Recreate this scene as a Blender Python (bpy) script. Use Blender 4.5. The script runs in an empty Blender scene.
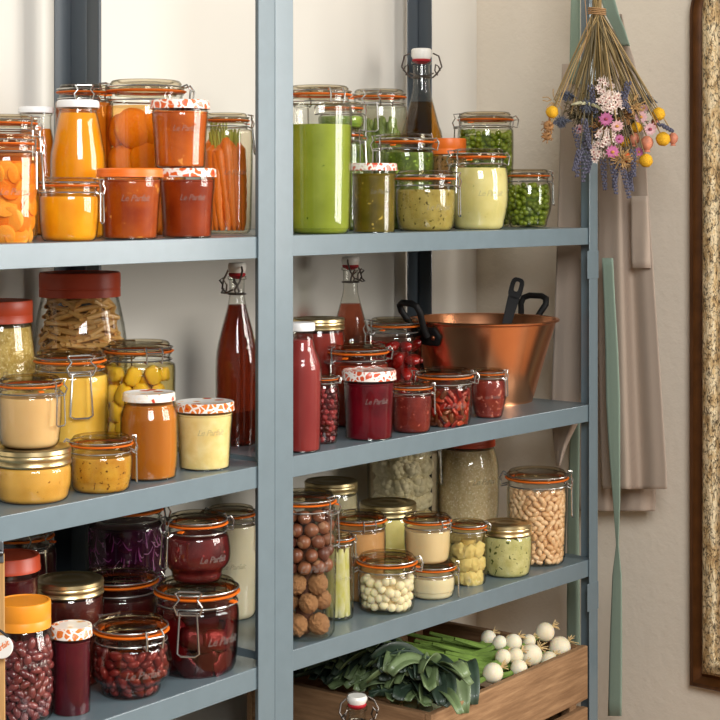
import bpy, math, random
from mathutils import Vector, Matrix, noise
random.seed(7)
PI = math.pi
scene = bpy.context.scene
COL = scene.collection
# ------------------------------------------------------------ view geometry
FPX, CXP, HYP, ZC = 1660.0, 360.0, 198.0, 1.5
AX = math.atan((1770-CXP)/FPX)
Fx, Fy = math.cos(AX), math.sin(AX)
Rx, Ry = math.sin(AX), -math.cos(AX)
AZC = math.atan2(-Fy, -Fx)                       # azimuth from an object towards the viewer
def ray(u): k = (u-CXP)/FPX; return (Fx+Rx*k, Fy+Ry*k)
def at(u, v, Z): d = ray(u); return Vector((d[0]*Z, d[1]*Z, ZC-(v-HYP)/FPX*Z))
def zpix(v, Z): return ZC-(v-HYP)/FPX*Z
def onY(u, Y): d = ray(u); s = Y/d[1]; return Vector((d[0]*s, Y, 0)), s
def onX(u, X): d = ray(u); s = X/d[0]; return Vector((X, d[1]*s, 0)), s
class Unit:
    def __init__(s, P, ang):
        s.P = P; s.a = ang; s.ex = (math.cos(ang), math.sin(ang)); s.ey = (-math.sin(ang), math.cos(ang))
    def hit(s, u, d):
        px, py = s.P[0]+s.ey[0]*d, s.P[1]+s.ey[1]*d
        rx, ry = ray(u); ex, ey = s.ex
        det = rx*(-ey)+ex*ry
        t = (px*(-ey)+ex*py)/det
        return Vector((rx*t, ry*t, 0)), t
PR = at(275, 0, 2.60); PL = at(275, 0, 2.60*.988)
UR = Unit((PR.x, PR.y), 0.0); UL = Unit((PL.x, PL.y), math.radians(3.03))
SH = {'top': 1.4406, 'mid': 1.0890, 'low': .7811, 'base': .400}
UW, UD, LIP, LEG = .940, .458, .033, .039
YB = PR.y+UD+.032                                # back wall plane
XW = 3.093                                       # right wall plane
# ------------------------------------------------------------ materials
def lin(c):
    return tuple(((x/255)/12.92 if x/255 <= .04045 else ((x/255+.055)/1.055)**2.4) for x in c)+(1.0,)
MATS = {}
class NT:
    def __init__(s, name):
        s.m = bpy.data.materials.new(name); s.m.use_nodes = True; s.t = s.m.node_tree; s.t.nodes.clear()
        s.out = s.n('ShaderNodeOutputMaterial')
    def n(s, typ, **kw):
        nd = s.t.nodes.new(typ)
        for k, v in kw.items():
            if k.startswith('i_'): nd.inputs[k[2:].replace('_', ' ')].default_value = v
            else: setattr(nd, k, v)
        return nd
    def l(s, a, b): s.t.links.new(a, b)
    def pr(s, **kw):
        p = s.n('ShaderNodeBsdfPrincipled')
        for k, v in kw.items(): p.inputs[k.replace('_', ' ')].default_value = v
        s.l(p.outputs[0], s.out.inputs[0]); return p
    def coord(s, which='Object', scale=1.0, rnd=False):
        tc = s.n('ShaderNodeTexCoord'); mp = s.n('ShaderNodeMapping')
        mp.inputs['Scale'].default_value = (scale,)*3 if not isinstance(scale, tuple) else scale
        s.l(tc.outputs[which], mp.inputs[0])
        if rnd:
            oi = s.n('ShaderNodeObjectInfo'); mu = s.n('ShaderNodeMath', operation='MULTIPLY'); mu.inputs[1].default_value = 37.0
            s.l(oi.outputs['Random'], mu.inputs[0]); s.l(mu.outputs[0], mp.inputs['Location'])
        return mp.outputs[0]
    def noise(s, vec, sc, det=3, rough=.55):
        nz = s.n('ShaderNodeTexNoise'); nz.inputs['Scale'].default_value = sc; nz.inputs['Detail'].default_value = det
        nz.inputs['Roughness'].default_value = rough; s.l(vec, nz.inputs['Vector']); return nz.outputs[0]
    def ramp(s, fac, stops, interp='LINEAR'):
        r = s.n('ShaderNodeValToRGB'); r.color_ramp.interpolation = interp
        el = r.color_ramp.elements
        while len(el) < len(stops): el.new(.5)
        for e, (p, c) in zip(el, stops): e.position = p; e.color = c if len(c) == 4 else tuple(c)+(1,)
        s.l(fac, r.inputs[0]); return r.outputs[0]
    def bump(s, h, strength, dist=.002):
        b = s.n('ShaderNodeBump'); b.inputs['Strength'].default_value = strength; b.inputs['Distance'].default_value = dist
        s.l(h, b.inputs['Height']); return b.outputs[0]
def cached(fn):
    def w(*a, **k):
        key = (fn.__name__, a, tuple(sorted(k.items())))
        if key not in MATS: MATS[key] = fn(*a, **k)
        return MATS[key]
    return w
@cached
def plain(name, c, rough=.5, metal=0.0, coat=0.0, spec=.5, var=0.0, sc=60.0, bump=0.0):
    t = NT(name); p = t.pr(Roughness=rough, Metallic=metal, Coat_Weight=coat, Specular_IOR_Level=spec)
    c = lin(c); p.inputs['Base Color'].default_value = c
    if var or bump:
        nz = t.noise(t.coord('Object', 1.0, True), sc, 4)
        if var:
            lo = tuple(max(0, x*(1-var)) for x in c[:3]); hi = tuple(min(1, x*(1+var)) for x in c[:3])
            t.l(t.ramp(nz, [(.3, lo), (.7, hi)]), p.inputs['Base Color'])
        if bump: t.l(t.bump(nz, bump), p.inputs['Normal'])
    return t.m
def schlick(t, f0):
    lw = t.n('ShaderNodeLayerWeight'); lw.inputs['Blend'].default_value = .5
    pw = t.n('ShaderNodeMath', operation='POWER'); t.l(lw.outputs['Facing'], pw.inputs[0]); pw.inputs[1].default_value = 5.0
    ma = t.n('ShaderNodeMath', operation='MULTIPLY_ADD'); t.l(pw.outputs[0], ma.inputs[0]); ma.inputs[1].default_value = .75*(1-f0); ma.inputs[2].default_value = f0
    return ma.outputs[0], lw.outputs['Facing']
@cached
def glass(tint=(253, 253, 251), edge=(196, 197, 186), f0=.03):
    t = NT('clear_glass')
    tr = t.n('ShaderNodeBsdfTransparent'); gl = t.n('ShaderNodeBsdfGlossy'); gl.inputs['Roughness'].default_value = .03
    fr, fac = schlick(t, f0)
    t.l(t.ramp(fac, [(0.0, lin(tint)), (.6, lin(tint)), (1.0, lin(edge))]), tr.inputs[0])
    mx = t.n('ShaderNodeMixShader'); t.l(fr, mx.inputs[0]); t.l(tr.outputs[0], mx.inputs[1]); t.l(gl.outputs[0], mx.inputs[2])
    t.l(mx.outputs[0], t.out.inputs[0]); return t.m
@cached
def liquid(c, name='preserving_liquid'):
    t = NT(name); tr = t.n('ShaderNodeBsdfTransparent'); tr.inputs[0].default_value = lin(c)
    gl = t.n('ShaderNodeBsdfGlossy'); gl.inputs['Roughness'].default_value = .05
    fr, fac = schlick(t, .012)
    mx = t.n('ShaderNodeMixShader'); t.l(fr, mx.inputs[0]); t.l(tr.outputs[0], mx.inputs[1]); t.l(gl.outputs[0], mx.inputs[2])
    t.l(mx.outputs[0], t.out.inputs[0]); return t.m
@cached
def jam(name, c1, c2, sc=25.0, speck=None, dens=.62, ssc=130.0, sss=.18, stretch=1.0, rough=.4):
    t = NT(name); p = t.pr(Roughness=rough, Specular_IOR_Level=.12)
    if sss:
        p.inputs['Subsurface Weight'].default_value = sss; p.inputs['Subsurface Scale'].default_value = .02
        p.inputs['Subsurface Radius'].default_value = (1.0, .6, .3)
    v = t.coord('Object', (1, 1, stretch), True)
    col = t.ramp(t.noise(v, sc, 4), [(.3, lin(c1)), (.7, lin(c2))])
    if speck:
        f = t.ramp(t.noise(v, ssc, 2), [(dens, (0, 0, 0)), (dens+.05, (1, 1, 1))])
        mx = t.n('ShaderNodeMix', data_type='RGBA'); t.l(f, mx.inputs[0]); t.l(col, mx.inputs[6]); mx.inputs[7].default_value = lin(speck)
        col = mx.outputs[2]
    t.l(col, p.inputs['Base Color']); return t.m
@cached
def floral(c1=(214, 96, 30), fruit=False):
    t = NT('printed_lid'); p = t.pr(Roughness=.35, Coat_Weight=.3)
    v = t.coord('Object', 1.0, True)
    vo = t.n('ShaderNodeTexVoronoi', feature='DISTANCE_TO_EDGE'); vo.inputs['Scale'].default_value = 95
    dn = t.n('ShaderNodeMix', data_type='VECTOR'); nz = t.n('ShaderNodeTexNoise'); nz.inputs['Scale'].default_value = 60
    t.l(v, nz.inputs['Vector']); ad = t.n('ShaderNodeVectorMath', operation='MULTIPLY_ADD'); t.l(nz.outputs['Color'], ad.inputs[0]); ad.inputs[1].default_value = (.012,)*3; t.l(v, ad.inputs[2])
    t.l(ad.outputs[0], vo.inputs['Vector'])
    col = t.ramp(vo.outputs[0], [(.10, lin((238, 232, 222))), (.14, lin(c1)), (.34, lin(c1)), (.40, lin((196, 56, 25)))])
    if fruit:                                         # white lid top with a red and yellow fruit print
        v2 = t.n('ShaderNodeTexVoronoi'); v2.inputs['Scale'].default_value = 42; t.l(v, v2.inputs['Vector'])
        fc = t.ramp(v2.outputs['Distance'], [(.26, lin((190, 40, 30))), (.30, lin((236, 180, 50))), (.38, lin((240, 236, 228)))])
        ge = t.n('ShaderNodeNewGeometry'); sp = t.n('ShaderNodeSeparateXYZ'); t.l(ge.outputs['Normal'], sp.inputs[0])
        gt = t.n('ShaderNodeMath', operation='GREATER_THAN'); gt.inputs[1].default_value = .8; t.l(sp.outputs[2], gt.inputs[0])
        mx = t.n('ShaderNodeMix', data_type='RGBA'); t.l(gt.outputs[0], mx.inputs[0]); t.l(col, mx.inputs[6]); t.l(fc, mx.inputs[7]); col = mx.outputs[2]
    t.l(col, p.inputs['Base Color']); return t.m
@cached
def wood(name, c1, c2, axis=0, sc=9.0, rough=.7):
    t = NT(name); p = t.pr(Roughness=rough, Specular_IOR_Level=.25)
    s = [14.0, 14.0, 14.0]; s[axis] = 1.2
    v = t.coord('Object', tuple(s), True)
    n1 = t.noise(v, sc, 6, .65)
    t.l(t.ramp(n1, [(.25, lin(c1)), (.5, lin(tuple((a+b)//2 for a, b in zip(c1, c2)))), (.75, lin(c2))]), p.inputs['Base Color'])
    t.l(t.bump(n1, .35, .002), p.inputs['Normal']); return t.m
@cached
def linen(name, c, sc=420.0):
    t = NT(name); p = t.pr(Roughness=.9, Specular_IOR_Level=.1, Sheen_Weight=.15)
    v = t.coord('Object', 1.0)
    a = t.n('ShaderNodeTexWave', bands_direction='Z'); a.inputs['Scale'].default_value = sc; a.inputs['Distortion'].default_value = 2.5; t.l(v, a.inputs['Vector'])
    b = t.n('ShaderNodeTexWave', bands_direction='Y'); b.inputs['Scale'].default_value = sc; b.inputs['Distortion'].default_value = 2.5; t.l(v, b.inputs['Vector'])
    nz = t.noise(v, 60, 5)
    m1 = t.n('ShaderNodeMath', operation='ADD'); t.l(a.outputs['Fac'], m1.inputs[0]); t.l(b.outputs['Fac'], m1.inputs[1])
    m2 = t.n('ShaderNodeMath', operation='MULTIPLY_ADD'); t.l(nz, m2.inputs[0]); m2.inputs[1].default_value = 1.2; t.l(m1.outputs[0], m2.inputs[2])
    c = lin(c)[:3]
    t.l(t.ramp(m2.outputs[0], [(.0, tuple(x*.72 for x in c)), (1.0, tuple(min(1, x*1.12) for x in c))]), p.inputs['Base Color'])
    t.l(t.bump(m2.outputs[0], .25, .001), p.inputs['Normal']); return t.m
# ------------------------------------------------------------ mesh building
class MB:
    def __init__(s): s.v = []; s.f = []; s.mi = []; s.cur = 0
    def add(s, vs, fs):
        o = len(s.v); s.v += [tuple(x) for x in vs]; s.f += [tuple(i+o for i in q) for q in fs]; s.mi += [s.cur]*len(fs)
    def lathe(s, prof, seg=40, c=(0, 0, 0), closed=False, az0=0):
        vs = []; fs = []; rings = []
        for r, z in prof:
            if r < 1e-6: rings.append([len(vs)]); vs.append((c[0], c[1], c[2]+z))
            else:
                st = len(vs); rings.append(list(range(st, st+seg)))
                for k in range(seg):
                    a = az0+2*PI*k/seg; vs.append((c[0]+r*math.cos(a), c[1]+r*math.sin(a), c[2]+z))
        n = len(rings)
        for i in range(n if closed else n-1):
            A, B = rings[i], rings[(i+1) % n]
            for k in range(seg):
                k2 = (k+1) % seg
                if len(A) == 1 and len(B) == 1: continue
                if len(A) == 1: fs.append((A[0], B[k2], B[k]))
                elif len(B) == 1: fs.append((A[k], A[k2], B[0]))
                else: fs.append((A[k], A[k2], B[k2], B[k]))
        s.add(vs, fs)
    def box(s, lo, hi, M=None):
        x0, y0, z0 = lo; x1, y1, z1 = hi
        vs = [Vector(p) for p in ((x0, y0, z0), (x1, y0, z0), (x1, y1, z0), (x0, y1, z0), (x0, y0, z1), (x1, y0, z1), (x1, y1, z1), (x0, y1, z1))]
        if M: vs = [M @ p for p in vs]
        s.add(vs, [(0, 3, 2, 1), (4, 5, 6, 7), (0, 1, 5, 4), (1, 2, 6, 5), (2, 3, 7, 6), (3, 0, 4, 7)])
    def tube(s, pts, r, seg=6, loop=False, caps=True):
        pts = [Vector(p) for p in pts]; n = len(pts); rs = r if isinstance(r, (list, tuple)) else [r]*n
        tang = []
        for i in range(n):
            a = pts[(i-1) % n] if loop or i else pts[0]; b = pts[(i+1) % n] if loop or i < n-1 else pts[-1]
            d = b-a; tang.append(d.normalized() if d.length > 1e-9 else Vector((0, 0, 1)))
        t0 = tang[0]; up = Vector((0, 0, 1)) if abs(t0.z) < .9 else Vector((1, 0, 0))
        nrm = t0.cross(up).normalized(); vs = []
        for i in range(n):
            t = tang[i]; nrm = (nrm-t*nrm.dot(t)); nrm = nrm.normalized() if nrm.length > 1e-6 else t.orthogonal().normalized()
            bn = t.cross(nrm)
            for k in range(seg):
                a = 2*PI*k/seg; vs.append(pts[i]+(nrm*math.cos(a)+bn*math.sin(a))*rs[i])
        fs = []
        for i in range(n if loop else n-1):
            j = (i+1) % n
            for k in range(seg):
                k2 = (k+1) % seg; fs.append((i*seg+k, i*seg+k2, j*seg+k2, j*seg+k))
        if not loop and caps: fs += [tuple(range(seg))[::-1], tuple((n-1)*seg+k for k in range(seg))]
        s.add(vs, fs)
    def ball(s, c, r, seg=12, rings=8, M=None, fn=None):
        if not isinstance(r, (tuple, list)): r = (r, r, r)
        vs = []; fs = []
        for i in range(rings+1):
            th = PI*i/rings
            for k in range(seg):
                a = 2*PI*k/seg; p = Vector((math.sin(th)*math.cos(a), math.sin(th)*math.sin(a), math.cos(th)))
                if fn: p = p*fn(p)
                p = Vector((p.x*r[0], p.y*r[1], p.z*r[2]))
                if M: p = M @ p
                vs.append(p+Vector(c))
        for i in range(rings):
            for k in range(seg):
                k2 = (k+1) % seg
                q = (i*seg+k, (i+1)*seg+k, (i+1)*seg+k2, i*seg+k2)
                if i == 0: q = (q[0], q[1], q[2])
                elif i == rings-1: q = (q[0], q[1], q[3])
                fs.append(q)
        s.add(vs, fs)
    def grid(s, rows, thick=0.0, off=None):
        n = len(rows); m = len(rows[0]); vs = [p for r in rows for p in r]
        fs = [(i*m+j, i*m+j+1, (i+1)*m+j+1, (i+1)*m+j) for i in range(n-1) for j in range(m-1)]
        s.add(vs, fs)
    def mesh(s, name, mats, smooth=True, sharp=38):
        me = bpy.data.meshes.new(name); me.from_pydata(s.v, [], s.f); me.update()
        for m in (mats if isinstance(mats, (list, tuple)) else [mats]): me.materials.append(m)
        if max(s.mi, default=0): me.polygons.foreach_set('material_index', s.mi)
        if smooth:
            me.shade_smooth()
            if sharp: me.set_sharp_from_angle(angle=math.radians(sharp))
        return me
    def build(s, name, mats, parent=None, loc=None, smooth=True, sharp=38):
        return link(name, s.mesh(name, mats, smooth, sharp), parent, loc)
def link(name, me, parent=None, loc=None):
    o = bpy.data.objects.new(name, me); COL.objects.link(o)
    if parent: o.parent = parent
    if loc is not None: o.location = loc
    return o
def tag(o, label=None, cat=None, group=None, kind=None):
    for k, v in (('label', label), ('category', cat), ('group', group), ('kind', kind)):
        if v: o[k] = v
    return o
def thing(name, loc, label, cat, group=None, rz=0):
    o = bpy.data.objects.new(name, None); COL.objects.link(o); o.location = loc; o.rotation_euler = (0, 0, rz); o.empty_display_size = .02
    return tag(o, label, cat, group)
def struct(name, mb, mat, **k):
    o = mb.build(name, mat, **k); o['kind'] = 'structure'; return o
def solid(o, t, off=0):
    m = o.modifiers.new('thickness', 'SOLIDIFY'); m.thickness = t; m.offset = off; return o
# embossed script lettering as a flat mesh, wrapped round a jar later
def text_mesh(txt, shear=.35, extrude=.02, size=1.0):
    cu = bpy.data.curves.new('lettering', 'FONT'); cu.body = txt; cu.size = size; cu.shear = shear; cu.extrude = extrude; cu.align_x = 'CENTER'
    cu.resolution_u = 2; cu.space_character = .9; cu.offset = .012
    ob = bpy.data.objects.new('tmp', cu); COL.objects.link(ob)
    dg = bpy.context.evaluated_depsgraph_get(); me = ob.evaluated_get(dg).to_mesh()
    vs = [tuple(v.co) for v in me.vertices]; fs = [tuple(p.vertices) for p in me.polygons]
    ob.evaluated_get(dg).to_mesh_clear(); bpy.data.objects.remove(ob); bpy.data.curves.remove(cu)
    return vs, fs
SCRIPT = text_mesh('Le Parfait')
SCRIPT_B = text_mesh('Parfait')
# ------------------------------------------------------------ jars
STEEL = plain('steel_wire', (196, 194, 188), .25, .9)
DARKWIRE = plain('dark_steel_wire', (120, 112, 105), .3, 1.0)
RUBBER = plain('orange_rubber', (232, 110, 22), .5, 0, 0, .3)
GOLD = plain('gold_lacquer', (226, 202, 150), .3, 1.0)
DGOLD = plain('dark_gold_lacquer', (196, 178, 132), .34, 1.0)
PORC = plain('porcelain', (238, 234, 224), .3, 0, .4)
REDG = plain('red_rubber', (170, 25, 35), .5)
GL = glass(); GLID = glass((240, 234, 220), (140, 136, 112), .05)
JARS = []
def rfun(prof):
    def f(z):
        best = None
        for (r0, z0), (r1, z1) in zip(prof, prof[1:]):
            if (z0-z)*(z1-z) <= 0 and abs(z1-z0) > 1e-9:
                best = r0+(r1-r0)*(z-z0)/(z1-z0); break
        return best if best is not None else prof[-1][0]
    return f
def clip(prof, zt, off):
    out = []
    for r, z in prof:
        rr = max(0, r-off) if r > 0 else 0; zz = z+(off if z < .02 else 0)
        if zz >= zt: break
        out.append((rr, zz))
    f = rfun(prof); out.append((max(.001, f(zt)-off), zt)); out.append((0, zt)); return out
class Jar: pass
def smooth_prof(ctrl, n=5):
    """Catmull-Rom through control points"""
    out = []
    for i in range(len(ctrl)-1):
        p0 = ctrl[max(i-1, 0)]; p1 = ctrl[i]; p2 = ctrl[i+1]; p3 = ctrl[min(i+2, len(ctrl)-1)]
        for k in range(n):
            t = k/n; a = []
            for q in (0, 1):
                a.append(.5*(2*p1[q]+(p2[q]-p0[q])*t+(2*p0[q]-5*p1[q]+4*p2[q]-p3[q])*t*t+(3*p1[q]-p0[q]-3*p2[q]+p3[q])*t**3))
            out.append((max(0, a[0]), a[1]))
    out.append(ctrl[-1]); return out
def base_round(rb, h):
    return [(0, .002), (rb*.78, 0), (rb*.86, .0), (rb*.93, h*.18), (rb*.975, h*.5), (rb, h)]
def glass_body(j, prof, wall=.0012, mat=None):
    inner = [(max(0, r-wall), z+(wall if i < 3 else 0)) for i, (r, z) in enumerate(prof)]
    mb = MB(); mb.lathe(prof+inner[::-1], 44); return mb.build('glass_body', mat or GL, j.root)
def letter(j, az, zc, w, parent, src=None):
    vs, fs = src or SCRIPT
    xs = [v[0] for v in vs]; wd = max(xs)-min(xs); k = w/wd
    mb = MB(); out = []
    for x, y, z in vs:
        r = j.ro(zc+y*k)+.0002+max(0, z)*.05; a = az+x*k/j.R; out.append((r*math.cos(a), r*math.sin(a), zc+(y-.3)*k))
    mb.add(out, fs); o = mb.build('embossed_lettering', EMB, parent); return o
@cached
def emboss():
    t = NT('embossed_glass'); tr = t.n('ShaderNodeBsdfTransparent'); tr.inputs[0].default_value = lin((248, 248, 246))
    p = t.n('ShaderNodeBsdfPrincipled'); p.inputs['Roughness'].default_value = .1; p.inputs['Base Color'].default_value = lin((235, 232, 225)); p.inputs['Specular IOR Level'].default_value = 1.0
    mx = t.n('ShaderNodeMixShader'); mx.inputs[0].default_value = .055; t.l(tr.outputs[0], mx.inputs[1]); t.l(p.outputs[0], mx.inputs[2]); t.l(mx.outputs[0], t.out.inputs[0]); return t.m
EMB = emboss()
def fill(j, spec, prof, zf):
    if not spec: return
    name, mat = spec[0], spec[1]
    mb = MB(); mb.lathe(clip(prof, zf, .0015), 44); o = mb.build(name, mat, j.root); j.zf = zf; return o
def new_jar(loc, R, H, nm, label, cat='jar', group=None):
    j = Jar(); j.R = R; j.H = H; j.loc = loc; j.root = thing(nm, loc, label, cat, group); j.top = loc[2]+H; JARS.append((label, loc, R, H)); return j
def clip_wire(j, phi, n, zr, zw, zl, wire=STEEL, big=1.0):
    R = j.R; az = AZC+math.radians(phi); r0 = n*R; wr = max(.0010, .023*R)
    def P(t, r, z, a=az):
        ca, sa = math.cos(a), math.sin(a); return (r*ca-t*sa, r*sa+t*ca, z)
    mb = MB(); mb.tube([((r0+.01*R+wr)*math.cos(2*PI*k/36), (r0+.01*R+wr)*math.sin(2*PI*k/36), zw) for k in range(36)], wr, 6, True)
    mb.build('neck_wire', wire, j.root)
    mb = MB(); rl = n*R+.045*R
    mb.tube([((rl+wr*.6)*math.cos(2*PI*k/36), (rl+wr*.6)*math.sin(2*PI*k/36), zl) for k in range(36)], wr, 6, True)
    mb.build('lid_wire', wire, j.root)
    w = .27*R*big; o = r0+.16*R
    mb = MB()
    mb.tube([P(-w, o, zr-.30*R), P(-w*1.25, o+.05*R, zr-.10*R), P(-w*.8, o, zr+.05*R), P(-w*1.15, o+.02*R, zr+.2*R), P(-w*.9, rl, zl+.10*R), P(w*.9, rl, zl+.10*R),
             P(w*1.15, o+.02*R, zr+.2*R), P(w*.8, o, zr+.05*R), P(w*1.25, o+.05*R, zr-.10*R), P(w, o, zr-.30*R)], wr*1.15, 6)
    mb.tube([P(-w, r0+.04*R, zw), P(-w, o+.02*R, zr-.30*R), P(w, o+.02*R, zr-.30*R), P(w, r0+.04*R, zw)], wr*1.15, 6)
    mb.build('wire_hook', wire, j.root)
    mb = MB(); L = .95*R*big; ol = max(o, R+.04*R)
    mb.tube([P(-w*.75, o+.02*R, zr-.24*R), P(-w*.95, ol+.03*R, zr-.24*R-L), P(-w*.6, ol+.05*R, zr-.30*R-L), P(w*.6, ol+.05*R, zr-.30*R-L), P(w*.95, ol+.03*R, zr-.24*R-L), P(w*.75, o+.02*R, zr-.24*R)], wr*1.2, 6, True)
    mb.build('wire_lever', wire, j.root)
    az2 = az+PI; mb = MB()
    for s in (-1, 1):
        q = s*w*.8
        mb.tube([P(q, r0+.03*R, zw, az2), P(q, o+.06*R, zw-.04*R, az2), P(q*1.1, o+.10*R, zr+.02*R, az2), P(q, o, zl+.05*R, az2), P(q, rl, zl, az2)], wr*1.15, 6)
    mb.tube([P(-w*.8, o+.1*R, zr+.02*R, az2), P(w*.8, o+.1*R, zr+.02*R, az2)], wr*1.1, 6)
    mb.build('wire_hinge', wire, j.root)
def clip_jar(loc, R, H, label, contents=None, phi=0, n=.86, zf=None, belly=0.0, base=.94, letters=20, tab=None, group=None, wire=STEEL, seal=RUBBER, hook=1.0, sh=.20, lid_scale=1.0, ls=1.0):
    j = new_jar(loc, R, H, 'clip_top_jar', label, 'jar', group)
    k = R*lid_scale
    zr = H-.28*k; zw = zr-.22*k; zs = zw-sh*k
    hb = min(.28*R, .3*zs)
    mid = zs*.55
    ctrl = base_round(base*R*(1-belly*.6), hb)
    if belly: ctrl += [(R*(1-belly*.15), zs*.42), (R, zs*.66), (R*(1-belly*.1), zs*.9), ((R+n*R)/2, zs+(zw-zs)*.5), (n*R, zw-.05*k), (n*R, zr-.08*k)]
    else: ctrl += [(R*((base+1)/2 if base < .99 else 1), mid*.7), (R, zs*.8), (R*.995, zs), (n*R+(1-n)*R*.55, zs+(zw-zs)*.45), (n*R, zw-.06*k), (n*R, zr-.08*k)]
    prof = smooth_prof(ctrl, 4)+[(n*R+.035*R, zr-.07*k), (n*R+.035*R, zr-.02*k), (n*R-.02*R, zr-.015*k)]
    j.ro = rfun(prof); j.zs = zs; j.prof = prof
    glass_body(j, prof)
    # lid
    rl = n*R
    lp = [(0, H-.06*k), (rl*.74, H-.06*k), (rl*.78, H-.008*k), (rl*.86, H), (rl*.93, H-.02*k), (rl*.985, H-.09*k), (rl*.96, H-.12*k), (rl*.96, zr+.12*k), (rl+.04*R, zr+.10*k), (rl+.04*R, zr+.035*k), (rl*.88, zr+.035*k), (rl*.84, zr-.10*k), (rl*.80, zr-.10*k), (rl*.76, zr+.10*k), (rl*.5, zr+.15*k), (0, zr+.15*k)]
    mb = MB(); mb.lathe(lp, 44); mb.build('glass_lid', GLID, j.root)
    mb = MB(); mb.lathe([(rl*.86, zr-.03*k), (rl+.055*R, zr-.03*k), (rl+.075*R, zr-.012*k), (rl+.10*R, zr+.005*k), (rl+.10*R, zr+.015*k), (rl+.075*R, zr+.028*k), (rl*.86, zr+.034*k)], 44, closed=True)
    ta = AZC+math.radians(tab if tab is not None else phi+38)
    M = Matrix.Translation((0, 0, zr+.01*k)) @ Matrix.Rotation(ta, 4, 'Z')
    mb.box((rl+.05*R, -.08*R, -.018*R), (rl+.19*R, .08*R, .018*R), M @ Matrix.Rotation(.12, 4, 'Y'))
    mb.build('rubber_seal', seal, j.root)
    clip_wire(j, phi, n, zr, zw, H-.17*k, wire, hook)
    if contents: fill(j, contents, prof, zf if zf else zs+.06*k)
    j.zfill = zf if zf else zs+.06*k
    if letters is not None: letter(j, AZC+math.radians(letters), zs*.60, R*.92*ls, j.root)
    return j
def gold_jar(loc, R, H, label, contents, zf=None, mat=None, rl=.98, base=.93, lh=.42):
    j = new_jar(loc, R, H, 'screw_lid_jar', label); h = lh*R; zt = H-h
    prof = smooth_prof(base_round(base*R, .22*R)+[(R*.99, zt*.45), (R, zt*.8), (R*.98, zt*.93), (R*.93, zt)], 4)+[(R*.92, H-.1*h), (R*.88, H-.1*h)]
    j.ro = rfun(prof); j.prof = prof; j.zs = zt*.9
    glass_body(j, prof)
    rr = rl*R
    lp = [(R*.94, zt), (rr*1.0, zt), (rr*1.02, zt+.10*h), (rr*1.0, zt+.22*h), (rr*.975, zt+.30*h), (rr*1.0, zt+.38*h), (rr*1.0, zt+.56*h), (rr*.985, zt+.62*h), (rr*1.01, zt+.70*h), (rr*1.0, zt+.92*h), (rr*.96, H), (rr*.82, H), (rr*.79, H-.05*h), (rr*.6, H-.05*h), (rr*.58, H-.02*h), (rr*.35, H-.02*h), (rr*.33, H-.05*h), (0, H-.05*h)]
    mb = MB(); mb.lathe(lp, 44); mb.build('gold_screw_lid', mat or GOLD, j.root)
    fill(j, contents, prof, zf or zt*.97); return j
def jam_jar(loc, R, H, label, contents, lid=None, lidname='printed_lid', lh=.30, taper=.86, zf=None, letters=18, rl=1.04, bodyneck=.93, shoulder=None):
    j = new_jar(loc, R, H, 'jam_jar', label); h = lh*R; zt = H-h
    rt = R*bodyneck/.93*.965
    prof = smooth_prof(base_round(R*taper, .12*R)+[(R*(taper*.5+.5*.965), zt*.55), (rt, zt*.84), (rt, zt*.92)], 4)+[(rt*1.02, zt*.93), (rt*1.02, zt*.96), (rt*.98, zt*.965), (rt*.98, zt*1.02)]
    if shoulder: rt = shoulder*R; prof = smooth_prof(base_round(R*taper, .12*R)+[(R, zt*.3), (R, zt*.72), (R*.985, zt*.80), (rt*1.04, zt*.90), (rt, zt*.93), (rt, zt)], 4)
    j.ro = rfun(prof); j.prof = prof; j.zs = zt*.9
    glass_body(j, prof)
    rr = R*rl
    mb = MB(); mb.lathe([(rt*.985, zt+.001), (rr*1.0, zt), (rr*1.0, zt+.3*h), (rr*.985, zt+.34*h), (rr*.985, zt+.85*h), (rr*.95, H), (rr*.84, H), (rr*.82, H-.04*h), (0, H-.04*h)], 44)
    mb.build(lidname, lid or floral(), j.root)
    fill(j, contents, prof, zf or zt*.95)
    if letters is not None: letter(j, AZC+math.radians(letters), zt*.66, R*1.0, j.root)
    return j
def tall_lid_jar(loc, R, H, label, lidmat, lh, rl, contents=None, letters=25, zf=None, top=.78, base=.9, sharp=False, wide=.6):
    """storage jar with a deep coloured plastic lid"""
    j = new_jar(loc, R, H, 'storage_jar', label); h = lh*R; zt = H-h
    prof = smooth_prof(base_round(R*base, .22*R)+[(R*.99, zt*.35), (R, zt*wide), (R*.96, zt*(wide+(1-wide)*.45)), (R*rl*.97, zt*.97), (R*rl*.93, zt)], 5)+[(R*rl*.92, H-.2*h), (R*rl*.86, H-.2*h)]
    j.ro = rfun(prof); j.prof = prof; j.zs = zt*.95
    glass_body(j, prof); rr = R*rl
    mb = MB(); mb.lathe([(rr*.95, zt+.001), (rr, zt), (rr, zt+.30*h), (rr*.99, zt+.32*h), (rr*.99, zt+.36*h), (rr, zt+.38*h), (rr, H-.10*h), (rr*.985, H-.02*h), (rr*.96, H), (rr*.9, H), (rr*.88, H-.03*h), (0, H-.03*h)], 48)
    mb.build('plastic_lid', lidmat, j.root)
    if contents: fill(j, contents, prof, zf or zt*.97)
    if letters is not None: letter(j, AZC+math.radians(letters), zt*.66, R*.95, j.root)
    return j
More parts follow.
